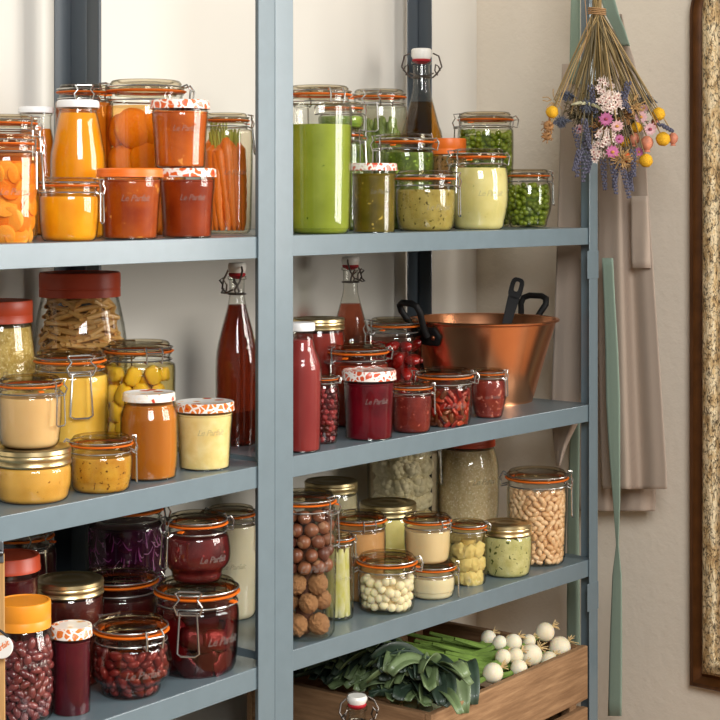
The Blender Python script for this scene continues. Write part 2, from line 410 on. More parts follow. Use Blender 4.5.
def swing_bottle(loc, R, H, label, contents, zf=.78, phi=70, cat='bottle', tint=None, neck=.36, shp=(.46, .60, .76)):
    j = new_jar(loc, R, H, 'swing_top_bottle', label, cat)
    rn = R*neck; zt = H*.925
    a, b, c = shp
    prof = smooth_prof(base_round(R*.97, .2*R)+[(R, H*.2), (R, H*a), (R*.80, H*b), (rn*1.25, H*c), (rn, H*(c+.07)), (rn, zt-.006)], 5)+[(rn*1.2, zt-.005), (rn*1.22, zt), (rn*.7, zt+.001)]
    j.ro = rfun(prof); j.prof = prof; j.zs = H*.7
    glass_body(j, prof, .0012, tint)
    if contents: fill(j, contents, prof, zf*H)
    mb = MB(); mb.lathe([(0, zt+.006), (rn*1.0, zt+.006), (rn*1.2, zt+.012), (rn*1.2, H-.003), (rn*1.05, H), (0, H)], 24); st = mb.build('porcelain_stopper', PORC, j.root)
    mb = MB(); mb.lathe([(rn*.5, zt-.004), (rn*1.05, zt+.001), (rn*1.12, zt+.004), (rn*1.0, zt+.0058), (0, zt+.0058)], 24); mb.build('red_gasket', REDG, j.root)
    az = AZC+math.radians(phi); wr = .0016
    def P(t, r, z):
        ca, sa = math.cos(az), math.sin(az); return (r*ca-t*sa, r*sa+t*ca, z)
    zc_ = zt-.05*H-.004; zm = zt+.012+(H-zt-.012)*.4
    mb = MB()
    mb.tube([((rn+wr)*math.cos(2*PI*k/20), (rn+wr)*math.sin(2*PI*k/20), zc_-.01) for k in range(20)], wr, 6, True)
    for s in (-1, 1):
        t = s*(rn*1.22+.002)
        mb.tube([P(t, 0, zm), P(t*1.5, .003, zm-.006), P(t*1.75, .010, zc_+.012), P(t*1.35, .016, zc_-.002), P(t*1.0, .010, zc_-.010), P(t*.9, .0, zc_-.010)], wr*1.1, 6)
        mb.tube([P(t*1.6, .012, zc_+.004), P(t*1.45, .02, zc_+.012), P(t*1.2, .016, zc_+.016), P(t*1.15, .009, zc_+.004), P(t*1.4, .008, zc_-.006)], wr, 6)
    mb.tube([P(-rn*1.35, .016, zc_-.002), P(-rn*.6, rn+.012, zc_-.008), P(rn*.6, rn+.012, zc_-.008), P(rn*1.35, .016, zc_-.002)], wr, 6)
    mb.build('wire_bail', DARKWIRE, j.root)
    return j
def cap_bottle(loc, R, H, label, contents, capmat, rc, lh=.010, shp=(.5, .72, .84)):
    j = new_jar(loc, R, H, 'capped_bottle', label, 'bottle')
    zt = H-lh; rn = rc*.95
    prof = smooth_prof(base_round(R*.95, .2*R)+[(R*.99, H*.25), (R, H*shp[0]), (R*.90, H*(shp[0]+shp[1])/2), (rn*1.08, H*shp[1]), (rn*.94, H*shp[2]), (rn*.94, zt-.004)], 5)+[(rn, zt-.003), (rn, zt+.003)]
    j.ro = rfun(prof); j.prof = prof; j.zs = H*.6
    glass_body(j, prof); fill(j, contents, prof, H*shp[2]*.985)
    mb = MB(); mb.lathe([(rn*1.0, zt), (rc*1.02, zt), (rc*1.04, zt+lh*.3), (rc*1.02, H-.002), (rc*.95, H), (0, H)], 32); mb.build('white_cap', capmat, j.root)
    return j
# ------------------------------------------------------------ loose pieces
def proto(name, mb, mats, **k): return mb.mesh(name, mats, **k)
def nz(p, s, seed=0): return noise.noise(Vector((p.x*s+seed*7.3, p.y*s-seed*3.1, p.z*s+seed)))
def bean_mesh(name, mat, seed=0):
    mb = MB(); mb.ball((0, 0, 0), (1, .62, .55), 14, 9)
    mb.v = [(x, y*(1-.0*x)-.10*x*x+.04, z) for x, y, z in mb.v]; return mb.mesh(name, mat)
def pea_mesh(name, mat):
    mb = MB(); mb.ball((0, 0, 0), 1, 12, 8); return mb.mesh(name, mat)
def lump_mesh(name, mat, amp=.18, freq=1.6, seed=0, seg=16, rings=10, shape=(1, 1, 1)):
    mb = MB(); mb.ball((0, 0, 0), shape, seg, rings, fn=lambda p: 1+amp*nz(p, freq, seed)); return mb.mesh(name, mat)
def walnut_mesh(name, mat, seed):
    def fn(p):
        ridge = abs(nz(p, 3.2, seed)); seam = math.exp(-(p.x/.09)**2)*.07
        return 1-.13*(1-min(1, ridge*3.6))+.09*nz(p, 5, seed)+seam-.04*abs(p.z)
    mb = MB(); mb.ball((0, 0, 0), (.92, .95, 1.05), 44, 30, fn=fn); return mb.mesh(name, mat, sharp=0)
def hazel_mesh(name, mats):
    mb = MB(); mb.ball((0, 0, 0), (1, 1, 1.05), 18, 12, fn=lambda p: 1+.12*max(0, p.z-.75)*4)
    mb.mi = [1 if sum(mb.v[i][2] for i in q)/len(q) < -.86 else 0 for q in mb.f]; return mb.mesh(name, mats)
def orient(radial_az, spin, tilt=0.0):
    # local z -> radial outwards, spun about it
    return Matrix.Rotation(radial_az, 4, 'Z') @ Matrix.Rotation(PI/2+tilt, 4, 'Y') @ Matrix.Rotation(spin, 4, 'Z')
def pack(j, protos, a, b, c, z0, z1, name, label, cat, group, span=100, gap=.94, inner=None, wob=.35, rad=.0028, maxn=200, spin=None):
    """one layer of separate pieces lying against the glass, then the hidden middle as one uncountable fill"""
    rng = random.Random(hash(label) % 1000 if False else len(label)*31+int(j.R*1e5))
    z = z0+b; row = 0; cnt = 0
    core = MB()
    while z+b*.6 < z1:
        rr = j.ro(z)-rad-c*1.06
        if rr > .004:
            step = 2*a*gap/(rr+c*.6); az = AZC-math.radians(span)+(row % 2)*step*.5
            while az < AZC+math.radians(span):
                zz = z+rng.uniform(-1, 1)*b*wob; aa = az+rng.uniform(-1, 1)*step*wob*.4
                zz = max(z0+b*.9, zz)
                r2 = min(rr, j.ro(zz)-rad-c*1.06)
                s = rng.uniform(.88, 1.08)
                sp = rng.uniform(0, 2*PI) if spin is None else rng.uniform(-spin, spin)
                M = Matrix.Translation(Vector(j.loc)+Vector((r2*math.cos(aa), r2*math.sin(aa), zz))) @ orient(aa, sp) @ Matrix.Diagonal((a*s, a*s, a*s, 1))
                if cnt < maxn:
                    o = link(name, rng.choice(protos)); o.matrix_world = M; tag(o, label, cat, group); cnt += 1
                az += step
        z += 2*b*gap*.92; row += 1
    if inner:
        me = protos[0]; vs = [v.co.copy() for v in me.vertices]; fs = [tuple(p.vertices) for p in me.polygons]
        z = z0+b*1.3; row = 0
        while z+b*.5 < z1:
            rr = j.ro(z)-rad-c*2.7
            if rr > .004:
                step = 2*a*1.0/(rr+c*.5); az = AZC-math.radians(span)+(row % 2)*step*.5
                while az < AZC+math.radians(span):
                    M = Matrix.Translation((rr*math.cos(az), rr*math.sin(az), z)) @ orient(az, rng.uniform(0, 6)) @ Matrix.Diagonal((a*1.1,)*3+(1,))
                    core.add([M @ v for v in vs], fs); az += step
            z += 2*b*.9; row += 1
        o = core.build(inner[0], list(me.materials)[:1], None, j.loc); tag(o, inner[1], inner[2], None, 'stuff')
    return cnt
# ------------------------------------------------------------ room
def wallmat(name, c, bumpk, sc):
    t = NT(name); p = t.pr(Roughness=.85, Specular_IOR_Level=.2)
    v = t.coord('Object', 1.0); n1 = t.noise(v, 3.0, 3); c = lin(c)[:3]
    t.l(t.ramp(n1, [(.3, tuple(x*.97 for x in c)), (.7, tuple(min(1, x*1.02) for x in c))]), p.inputs['Base Color'])
    if bumpk: t.l(t.bump(t.noise(v, sc, 4, .6), bumpk, .004), p.inputs['Normal'])
    return t.m
mb = MB(); mb.box((-1.8, YB, 0), (XW, YB+.12, 2.7)); struct('wall_back', mb, wallmat('painted_board', (226, 220, 208), .05, 40), smooth=False)
mb = MB(); mb.box((XW, .62, 0), (XW+.12, YB+.12, 2.7)); struct('wall_right', mb, wallmat('cream_plaster', (230, 218, 199), .55, 45), smooth=False)
mb = MB(); mb.box((-1.8, -2.2, -.05), (XW+.12, YB+.12, 0)); struct('floor', mb, wood('oak_floor', (120, 88, 60), (160, 124, 88), 1), smooth=False)
# ------------------------------------------------------------ shelving
PAINT = None
def paint():
    t = NT('blue_grey_enamel'); p = t.pr(Roughness=.34, Specular_IOR_Level=.5, Coat_Weight=.25, Coat_Roughness=.15)
    v = t.coord('Object', 1.0); c = lin((103, 118, 124))[:3]
    t.l(t.ramp(t.noise(v, 30, 5), [(.3, tuple(x*.95 for x in c)), (.7, tuple(x*1.04 for x in c))]), p.inputs['Base Color'])
    t.l(t.bump(t.noise(v, 160, 2), .05, .001), p.inputs['Normal']); return t.m
PAINT = paint()
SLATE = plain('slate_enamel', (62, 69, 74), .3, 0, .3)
def bev(o, w=.0012):
    m = o.modifiers.new('bevel', 'BEVEL'); m.width = w; m.segments = 2; m.limit_method = 'ANGLE'; return o
def shelving(unit, label):
    root = thing('shelving_unit', (unit.P[0], unit.P[1], 0), label, 'shelf', 'blue grey metal shelving units', unit.a)
    x0, x1 = (0, UW) if unit is UR else (-UW, 0)
    t = .0022; HP = 2.05
    for (cx, sx) in ((x0, 1), (x1, -1)):
        for (cy, sy) in ((0, 1), (UD, -1)):
            mb = MB()
            lg = .0425 if (unit is UR and cx == x0 and cy == 0) else .031 if (unit is UR and cy == 0) else LEG
            a, b = sorted((cx, cx+sx*lg)); mb.box((a, min(cy, cy+sy*t), 0), (b, max(cy, cy+sy*t), HP))
            a, b = sorted((cx, cx+sx*t)); c0, c1 = sorted((cy+sy*t, cy+sy*LEG)); mb.box((a, c0, 0), (b, c1, HP))
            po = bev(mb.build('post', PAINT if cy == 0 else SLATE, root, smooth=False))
            for zz in ((.735, 1.395) if (unit is UR and cx == x1 and cy == 0) else ()):                   # sleeves where the post sections join
                mb = MB(); a, b = sorted((cx-sx*.0008, cx+sx*(LEG+.0006))); c0, c1 = sorted((cy-sy*.001, cy+sy*.0))
                mb.box((a, c0, zz-.055), (b, c1, zz))
                bev(mb.build('joint_sleeve', PAINT, po, smooth=False), .0006)
    for nm, z in SH.items():
        mb = MB(); g = t+.0015; e = x0+g; f = x1-g; y0, y1 = g, UD-g
        mb.box((e, y0+.002, z-.0016), (f, y1-.002, z))
        lx0, lx1 = e+.001, f-.001
        mb.box((lx0, y0, z-LIP), (lx1, y0+.002, z)); mb.box((lx0, y1-.002, z-LIP), (lx1, y1, z))
        mb.box((e, y0+.002, z-LIP), (e+.002, y1-.002, z-.0016)); mb.box((f-.002, y0+.002, z-LIP), (f, y1-.002, z-.0016))
        mb.box((lx0, y0+.002, z-LIP), (lx1, y0+.014, z-LIP+.0015)); mb.box((lx0, y1-.014, z-LIP), (lx1, y1-.002, z-LIP+.0015))
        sh = bev(mb.build('shelf', PAINT, root, smooth=False))
    return root
shelving(UR, 'blue grey metal shelving unit on the right, holding the copper pan')
shelving(UL, 'blue grey metal shelving unit on the left, holding orange preserves')
# ------------------------------------------------------------ light and camera
def area(name, loc, target, sx, sy, power, col=(1, 1, 1)):
    l = bpy.data.lights.new(name, 'AREA'); l.shape = 'RECTANGLE'; l.size = sx; l.size_y = sy; l.energy = power; l.color = col
    o = bpy.data.objects.new(name, l); COL.objects.link(o); o.location = loc
    d = Vector(target)-Vector(loc); o.rotation_euler = d.to_track_quat('-Z', 'Y').to_euler(); return o
T = Vector((2.1, 2.0, 1.1))
KX = Vector((.86, .5, 0)).normalized()         # along the window wall
KC = Vector((3.65, -.95, 2.1))
for s in (-1, 0, 1):
    area('window_daylight', KC+KX*s*.70, T+KX*s*.5, .58, 1.9, 58, (1.0, .968, .92))
area('left_window_daylight', (.1, -.5, 2.5), (1.5, 2.0, 1.35), 1.2, 1.2, 90, (.975, .985, 1.0))
w = bpy.data.worlds.new('room_fill'); scene.world = w; w.use_nodes = True
w.node_tree.nodes['Background'].inputs[0].default_value = (1.0, .95, .88, 1); w.node_tree.nodes['Background'].inputs[1].default_value = .24
cd = bpy.data.cameras.new('camera'); cam = bpy.data.objects.new('camera', cd); COL.objects.link(cam)
cam.location = (0, 0, ZC); cam.rotation_euler = (PI/2, 0, AX-PI/2); cd.sensor_width = 36; cd.lens = FPX/720*36; cd.shift_y = -(360-HYP)/720
cd.clip_start = .05; scene.camera = cam
vs_ = scene.view_settings; vs_.view_transform = 'Standard'; vs_.look = 'None'; vs_.gamma = 1; vs_.use_curve_mapping = False; vs_.exposure = 0.0
cy = scene.cycles; cy.transparent_max_bounces = 40; cy.max_bounces = 10; cy.glossy_bounces = 5; cy.sample_clamp_indirect = 4.0; cy.caustics_reflective = False; cy.caustics_refractive = False
# ------------------------------------------------------------ placing the jars
def S(side, sh, u, rpx, vtop, v=None, d=None, z=None):
    """stand a round thing on a shelf: returns base centre, radius, height"""
    un = UL if side == 'L' else UR
    zb = z if z is not None else SH[sh]
    if d is None:
        Z = FPX*(ZC-zb)/(v-HYP)/(1-.9*rpx/FPX); q = ray(u); p = Vector((q[0]*Z, q[1]*Z, 0))
    else: p, Z = un.hit(u, d)
    R = rpx*Z/FPX; zt = zpix(vtop, Z+(.9*R if vtop > HYP else -.9*R))
    return Vector((p.x, p.y, zb)), R, zt-zb
def onto(j, u, rpx, vtop):
    """stand a thing on top of another jar"""
    Z = j.loc.x*Fx+j.loc.y*Fy; q = ray(u); p = Vector((q[0]*Z, q[1]*Z, j.top+.0004)); R = rpx*Z/FPX
    return p, R, zpix(vtop, Z+(.9*R if vtop > HYP else -.9*R))-p.z
Jm = jam
ORA = plain('orange_plastic', (233, 112, 30), .4, var=.03); REDO = plain('orange_red_plastic', (190, 70, 35), .42, var=.03); WHITE = plain('white_lacquer', (236, 234, 230), .35); BRO = plain('bright_orange_plastic', (240, 150, 40), .38, var=.03)
# ======== left unit, top shelf
p = S('L', 'top', 8, 31, 113.5, d=.20)
clip_jar(*p, 'clip jar of amber preserve half hidden behind the sliced carrot jar at far left', ('preserve', Jm('amber_jam', (150, 70, 12), (190, 100, 20))), phi=70, letters=None)
p = S('L', 'top', 4, 35, 133, d=.075)
jA1 = clip_jar(*p, 'clip jar packed with sliced carrots, front left end of the top shelf', ('pickling_liquid', liquid((255, 238, 208))), phi=82, letters=30, hook=1.1)
p = S('L', 'top', 36, 19, 106, d=.37)
cap_bottle(*p, 'white-capped juice bottle standing at the back behind the sliced carrot jar', ('juice', Jm('amber_juice', (186, 98, 14), (205, 118, 20))), WHITE, p[1]*.9)
p = S('L', 'top', 69, 30, 177, d=.055)
clip_jar(*p, 'low clip jar of yellow orange curd, right of the sliced carrots', ('curd', Jm('orange_curd', (222, 128, 8), (240, 168, 20), 18)), phi=86, n=.93, letters=None)
p = S('L', 'top', 78, 27.5, 99, d=.165)
cap_bottle(*p, 'white-capped bottle of orange juice standing behind the low jar of orange curd', ('juice', Jm('orange_juice', (228, 130, 8), (245, 165, 16), 12)), WHITE, p[1]*.75, .011, shp=(.56, .84, .92))
p = S('L', 'top', 84, 29, 83, d=.33)
clip_jar(*p, 'tall amber clip jar at the back before the dark post, behind the juice bottle', ('preserve', Jm('amber_fruit', (176, 78, 12), (210, 120, 20))), phi=10, letters=None)
p = S('L', 'top', 146, 41, 78, d=.25)
jA5 = clip_jar(*p, 'largest clip jar of halved apricots in syrup at the back of the top shelf', ('syrup', liquid((255, 226, 176))), phi=-95, n=.89, letters=None)
p = S('L', 'top', 130, 32, 168, d=.05)
clipj = jam_jar(*p, 'jam jar of orange marmalade with a plain orange lid on the top shelf', ('marmalade', Jm('red_marmalade', (132, 42, 8), (178, 82, 18), 22, (216, 136, 56), .64, 60)), ORA, 'orange_lid', .27)
p = S('L', 'top', 187, 28.5, 168, d=.05)
jA8 = jam_jar(*p, 'jam jar of dark orange jam with a printed lid, supporting another jam jar', ('jam', Jm('rust_jam', (112, 30, 6), (152, 58, 14), 20)))
p = onto(jA8, 180, 29, 99)
jam_jar(*p, 'orange jam jar with a printed lid standing on top of another jam jar', ('jam', Jm('orange_jam', (160, 66, 12), (196, 98, 26), 20, (224, 146, 66), .66, 60)))
p = S('R', 'top', 226, 27, 112, d=.20)
jA9 = clip_jar(*p, 'clip jar of whole baby carrots beside the blue grey post on the top shelf', ('pickling_liquid', liquid((255, 250, 240))), phi=88, letters=25, n=.80)
# ======== left unit, middle shelf
p = S('L', 'mid', 80, 47, 270, d=.345)
jB1 = tall_lid_jar(*p, 'big round jar of penne pasta with a brick red lid', REDO, .52, .86, None)
p = S('L', 'mid', -2, 38, 298, d=.30)
tall_lid_jar(*p, 'jar of golden sugar with an orange red lid, left of the pasta jar', REDO, .58, .9, ('sugar', Jm('golden_sugar', (170, 135, 60), (215, 185, 110), 160, (235, 215, 160), .6, 300)))
p = S('L', 'mid', 70, 38, 347, d=.165)
clip_jar(*p, 'tall clip jar of yellow fruit puree with its long wire lever hanging in front', ('puree', Jm('yellow_puree', (214, 162, 52), (230, 188, 88), 16)), phi=26, letters=None, hook=1.15)
p = S('L', 'mid', 139, 36.5, 338, d=.22)
jB4 = clip_jar(*p, 'clip jar of pineapple chunks behind the honey jar', ('syrup', liquid((255, 244, 200))), phi=-150, letters=None)
p = S('L', 'mid', 33, 38.5, 441, v=506)
jB6 = gold_jar(*p, 'low gold-lidded jar of mustard yellow puree at the front left of the middle shelf', ('puree', Jm('mustard_puree', (205, 148, 58), (226, 172, 82), 26, (140, 85, 25), .68, 120)), lh=.45, base=.95)
p = onto(jB6, 30, 31.5, 373)
clip_jar(*p, 'clip jar of pale caramel cream standing on top of the gold-lidded puree jar', ('cream', Jm('caramel_cream', (210, 165, 105), (225, 185, 128), 12)), phi=68, n=.95, letters=None, tab=30)
p = S('L', 'mid', 101, 31.5, 431, v=495)
clip_jar(*p, 'small squat clip jar of grainy mustard at the front of the middle shelf', ('mustard', Jm('grainy_mustard', (176, 118, 30), (205, 158, 60), 40, (95, 55, 15), .62, 180)), phi=100, n=.93, letters=None, belly=0)
p = S('L', 'mid', 149, 28.5, 389, v=482)
jam_jar(*p, 'white-lidded jar of clear amber honey on the middle shelf', ('honey', Jm('honey', (140, 72, 12), (196, 120, 36), 9, sss=.5, stretch=.05)), floral((240, 225, 205), True), 'white_lid', .28, .95, letters=None, rl=.93, shoulder=.88)
p = S('L', 'mid', 204.5, 29, 398, v=472)
jam_jar(*p, 'jam jar of lemon curd with a printed lid, right of the honey', ('lemon_curd', Jm('lemon_curd', (228, 200, 126), (242, 222, 160), 60)), floral((222, 120, 40), True), taper=.87)
p = S('R', 'mid', 237, 21.5, 262, v=447)
swing_bottle(*p, 'tall swing-top bottle of dark red cordial beside the middle post', ('cordial', liquid((178, 110, 88), 'dark_cordial')), .77, -60)
# ======== left unit, lower shelf
p = S('L', 'low', 20, 36, 520, d=.33)
clip_jar(*p, 'dark clip jar in the shade at the back left of the lower shelf', ('preserve', Jm('dark_plum', (40, 8, 10), (66, 16, 18))), phi=40, letters=None)
p = S('L', 'low', 127, 39, 492, d=.34)
jC1 = clip_jar(*p, 'big jar of shredded red cabbage at the back of the lower shelf', ('red_cabbage', Jm('red_cabbage', (40, 8, 30), (84, 18, 62), 30)), phi=85, letters=-10)
p = S('L', 'low', 9, 30, 549, d=.19)
jam_jar(*p, 'jam jar of dark plum jam with an orange lid behind the kidney bean jar', ('jam', Jm('plum_jam', (48, 8, 14), (80, 18, 24))), REDO, 'orange_lid', .5)
p = S('L', 'low', 69, 35, 571, d=.175)
gold_jar(*p, 'gold-lidded jar of dark chutney behind the jar with the fruit print lid', ('chutney', Jm('dark_chutney', (42, 12, 10), (80, 28, 20), 30)), mat=GOLD, lh=.42)
p = S('L', 'low', 120, 38, 563, d=.21)
clip_jar(*p, 'wide dark clip jar behind the soaked red beans, in front of the cabbage jar', ('preserve', Jm('black_cherry', (38, 8, 10), (66, 18, 16))), phi=-80, n=.93, letters=None)
p = S('L', 'low', 23, 33, 593, v=727)
jC6 = tall_lid_jar(*p, 'jar of dried kidney beans with a tall orange lid, beside the wooden board', BRO, .80, .84, None, wide=.55, letters=30)
p = S('L', 'low', 71.5, 20, 620, v=717)
jam_jar(*p, 'narrow jam jar of dark red jam under a white lid with a fruit print', ('jam', Jm('damson_jam', (58, 8, 20), (92, 18, 34))), floral((222, 120, 40), True), lh=.55, taper=.93, letters=None)
p = S('L', 'low', 131, 41, 609, v=704)
jC8 = clip_jar(*p, 'round clip jar of red beans in liquid at the front of the lower shelf', ('bean_liquid', liquid((238, 196, 188))), phi=-140, n=.84, belly=.35, letters=25)
p = S('L', 'low', 197, 42, 571, v=680)
jC9 = clip_jar(*p, 'large clip jar of pickled beetroot with its wire lever facing the front', ('pickling_liquid', liquid((222, 150, 150))), phi=-5, n=.93, letters=45, tab=60)
p = onto(jC9, 197, 33.5, 508)
clip_jar(*p, 'round clip jar of dark red chutney standing on top of the beetroot jar', ('chutney', Jm('berry_chutney', (66, 14, 16), (104, 34, 34), 36, (150, 60, 60), .66, 90)), phi=-62, n=.84, belly=.3, letters=35)
p = S('R', 'low', 231, 27, 502, v=622)
clip_jar(*p, 'clip jar of white creamy dressing beside the post on the lower shelf', ('dressing', Jm('white_dressing', (214, 202, 172), (228, 218, 192), 10)), phi=80, letters=10)
# ======== right unit, top shelf
p = S('R', 'top', 319, 33, 84, v=234.3)
clip_jar(*p, 'tall clip jar of bright green soup beside the middle post', ('soup', Jm('green_soup', (122, 134, 34), (146, 158, 56), 14, (70, 92, 12), .70, 90)), phi=-150, n=.92, zf=p[2]*.735, letters=None, tab=70)
p = S('R', 'top', 341, 24, 128, d=.21)
jD2 = clip_jar(*p, 'clip jar of green herbs, lower of the two stacked behind the green soup', ('green_herbs', Jm('herb_green', (62, 78, 24), (110, 128, 46), 40)), phi=60, letters=None)
p = onto(jD2, 341, 23, 101)
clip_jar(*p, 'small clip jar of herbs, upper of the two stacked behind the green soup', ('green_herbs', Jm('herb_green2', (90, 120, 40), (140, 160, 60), 40)), phi=90, letters=None, n=.9)
p = S('R', 'top', 379, 28, 88, d=.35)
jD3 = clip_jar(*p, 'clip jar of green asparagus at the back of the right top shelf', ('brine', liquid((252, 254, 246))), phi=-15, n=.90, letters=None)
p = S('R', 'top', 374, 22.5, 163, d=.05)
jam_jar(*p, 'jam jar of olive green relish with a printed lid on the right top shelf', ('relish', Jm('olive_relish', (80, 68, 14), (116, 98, 24), 24, (190, 160, 70), .66, 110)), floral((206, 80, 40)), taper=.93, lh=.32)
p = S('R', 'top', 405, 29.5, 133, d=.20)
clip_jar(*p, 'clip jar of chopped green herbs behind the pesto and the olive relish', ('chopped_herbs', Jm('chopped_herbs', (48, 62, 14), (104, 122, 38), 60, (150, 178, 70), .62, 90)), phi=-62, n=.93, letters=None)
p = S('R', 'top', 425.5, 30, 170, d=.075)
clip_jar(*p, 'low clip jar of speckled green pesto at the front of the right top shelf', ('pesto', Jm('pesto', (144, 124, 56), (174, 156, 84), 40, (82, 70, 20), .62, 140)), phi=95, n=.95, letters=25)
p = S('R', 'top', 421.5, 21.5, 47, d=.37)
swing_bottle(*p, 'swing-top bottle of golden oil in front of the dark back post', ('oil', liquid((228, 188, 92), 'golden_oil')), .70, 0, shp=(.48, .58, .72), neck=.40)
p = S('R', 'top', 449, 17.5, 138, d=.23)
tall_lid_jar(*p, 'slim spice jar with an orange lid right of the oil bottle', ORA, .9, .98, ('mixed_spice', Jm('peppercorn_mix', (120, 84, 40), (170, 130, 80), 120, (60, 50, 20), .56, 200)), letters=None)
p = S('R', 'top', 478.5, 30, 148, d=.085)
clip_jar(*p, 'clip jar of pale green cream, left of the small round pea jar', ('cream', Jm('pale_green_cream', (204, 190, 116), (222, 210, 146), 20, (120, 125, 50), .70, 140)), phi=-60, n=.84, letters=20, belly=.12)
p = S('R', 'top', 485.5, 28, 111, d=.26)
jD10 = clip_jar(*p, 'taller clip jar of green peas standing behind the pale green cream', ('brine', liquid((248, 252, 228))), phi=-72, n=.92, letters=None)
p = S('R', 'top', 528, 23.5, 169, d=.13)
jD11 = clip_jar(*p, 'small round clip jar of green peas at the right end of the top shelf', ('brine', liquid((248, 252, 228))), phi=88, n=.86, letters=None, belly=.2)
# ======== right unit, middle shelf
p = S('R', 'mid', 301.5, 20, 321, v=453.5)
cap_bottle(*p, 'white-capped bottle of pink red smoothie at the left end of the middle shelf', ('smoothie', Jm('red_smoothie', (126, 38, 38), (146, 56, 52), 10)), WHITE, p[1]*.66, .013, shp=(.62, .80, .88))
p = S('R', 'mid', 318, 27, 316, d=.24)
gold_jar(*p, 'gold-lidded jar of red sauce behind the white-capped red bottle', ('sauce', Jm('red_sauce', (98, 18, 12), (132, 36, 22))))
p = S('R', 'mid', 350.5, 21, 256, d=.385)
swing_bottle(*p, 'swing-top bottle of pale pink vinegar at the back of the middle shelf', ('vinegar', liquid((224, 166, 146), 'pink_vinegar')), .68, 75, shp=(.40, .52, .71))
p = S('R', 'mid', 357.5, 31, 341, d=.17)
clip_jar(*p, 'tall clip jar of tomato sauce standing behind the dark red jam jar', ('sauce', Jm('tomato_sauce', (98, 20, 12), (136, 44, 20), 24)), phi=-60, n=.93, letters=None)
p = S('R', 'mid', 323.5, 16, 373, v=445)
jE5 = clip_jar(*p, 'tiny clip jar of dried red berries between red bottle and dark jam', ('fruit_juice', liquid((240, 214, 214))), phi=-80, n=.82, belly=.15, letters=None)
p = S('R', 'mid', 369, 26.5, 367, v=441.5)
jam_jar(*p, 'jam jar of dark red jam with a printed lid, before the tomato sauce', ('jam', Jm('raspberry_jam', (74, 2, 14), (112, 10, 26), 20)), floral((206, 80, 40)), taper=.88, lh=.36)
p = S('R', 'mid', 394.5, 27.5, 316, d=.30)
jE7 = clip_jar(*p, 'clip jar of small red peppers beside the left handle of the copper pan', ('pickling_liquid', liquid((250, 216, 208))), phi=-65, n=.88, letters=None)
p = S('R', 'mid', 411.5, 20.5, 380, v=434)
clip_jar(*p, 'small low clip jar of red paste right of the dark jam jar', ('paste', Jm('red_paste', (96, 26, 22), (126, 46, 36), 50, (180, 96, 80), .62, 120)), phi=85, n=.95, letters=None)
p = S('R', 'mid', 444.5, 28, 366, v=428)
jE9 = clip_jar(*p, 'wide clip jar of chopped chillies in front of the copper pan', ('chilli_oil', liquid((250, 214, 200))), phi=-78, n=.95, letters=20)
p = S('R', 'mid', 488.5, 17.5, 367, v=419)
clip_jar(*p, 'small clip jar of red relish at the right, nearest the copper pan base', ('relish', Jm('red_relish', (112, 32, 24), (142, 58, 46), 50, (192, 116, 98), .62, 120)), phi=72, n=.86, belly=.2, letters=10)
# ======== right unit, lower shelf
p = S('R', 'low', 304.5, 32.5, 487, v=643)
jF1 = clip_jar(*p, 'tall clip jar of hazelnuts above walnuts beside the middle post', None, phi=60, n=.90, letters=20)
p = S('R', 'low', 331, 27, 476, d=.26)
gold_jar(*p, 'gold-lidded jar of pale puree behind the tall jar of nuts', ('puree', Jm('pale_puree', (150, 140, 110), (180, 170, 138), 14)), mat=DGOLD)
p = S('R', 'low', 359, 27, 508, v=603)
clip_jar(*p, 'clip jar of beige paste behind the pearl onions', ('paste', Jm('beige_paste', (170, 122, 72), (200, 152, 100), 14)), phi=-160, n=.95, letters=None)
p = S('R', 'low', 337.5, 17, 531, v=622)
jF4 = clip_jar(*p, 'narrow clip jar of chicory leaves right of the tall jar of nuts', ('brine', liquid((254, 254, 248))), phi=120, n=.92, letters=30, ls=.9)
p = S('R', 'low', 387, 29.5, 548, v=616)
jF5 = clip_jar(*p, 'low clip jar of pearl onions at the front of the right lower shelf', ('brine', liquid((254, 252, 242))), phi=-90, n=.95, letters=None, tab=80)
p = S('R', 'low', 388, 29, 497, d=.25)
gold_jar(*p, 'gold-lidded jar of pale green pickle behind the pearl onion jar', ('pickle', Jm('pale_pickle', (204, 188, 104), (226, 212, 140), 30)), mat=DGOLD)
p = S('R', 'low', 403, 36, 424, d=.375)
jF7 = clip_jar(*p, 'big jar of cauliflower florets at the back, directly below the middle shelf', ('brine', liquid((254, 250, 240))), phi=85, letters=None)
p = S('R', 'low', 468, 31, 430, d=.30)
tall_lid_jar(*p, 'jar of bulgur wheat with an orange red lid behind the small cream jars', REDO, .36, .88, ('bulgur_wheat', Jm('bulgur', (206, 178, 130), (230, 206, 164), 150, (244, 228, 194), .58, 260)), wide=.72, letters=30)
p = S('R', 'low', 537, 30, 465, v=568)
jF9 = clip_jar(*p, 'tall clip jar of dried tan beans at the right end of the lower shelf', None, phi=82, n=.97, letters=None)
p = S('R', 'low', 432, 23.5, 556, v=601)
jF11 = clip_jar(*p, 'small clip jar of white cream, carrying the jar of beige cream', ('cream', Jm('white_cream', (222, 206, 164), (234, 220, 184), 12)), phi=86, n=.95, letters=None)
p = onto(jF11, 427.5, 23.5, 510)
clip_jar(*p, 'small clip jar of beige cream standing on the white cream jar', ('cream', Jm('beige_cream', (214, 186, 136), (226, 202, 156), 14)), phi=-140, n=.95, letters=None, tab=40)
p = S('R', 'low', 468, 19.5, 517, v=587)
jF12 = clip_jar(*p, 'clip jar of artichoke hearts left of the gold-lidded green relish', ('brine', liquid((254, 248, 228))), phi=-80, n=.88, letters=None, tab=60)
p = S('R', 'low', 507, 25, 517.5, v=579)
gold_jar(*p, 'gold-lidded jar of chunky green relish left of the tan beans', ('relish', Jm('green_relish', (178, 170, 104), (214, 208, 148), 60, (84, 92, 32), .60, 120)), lh=.46)
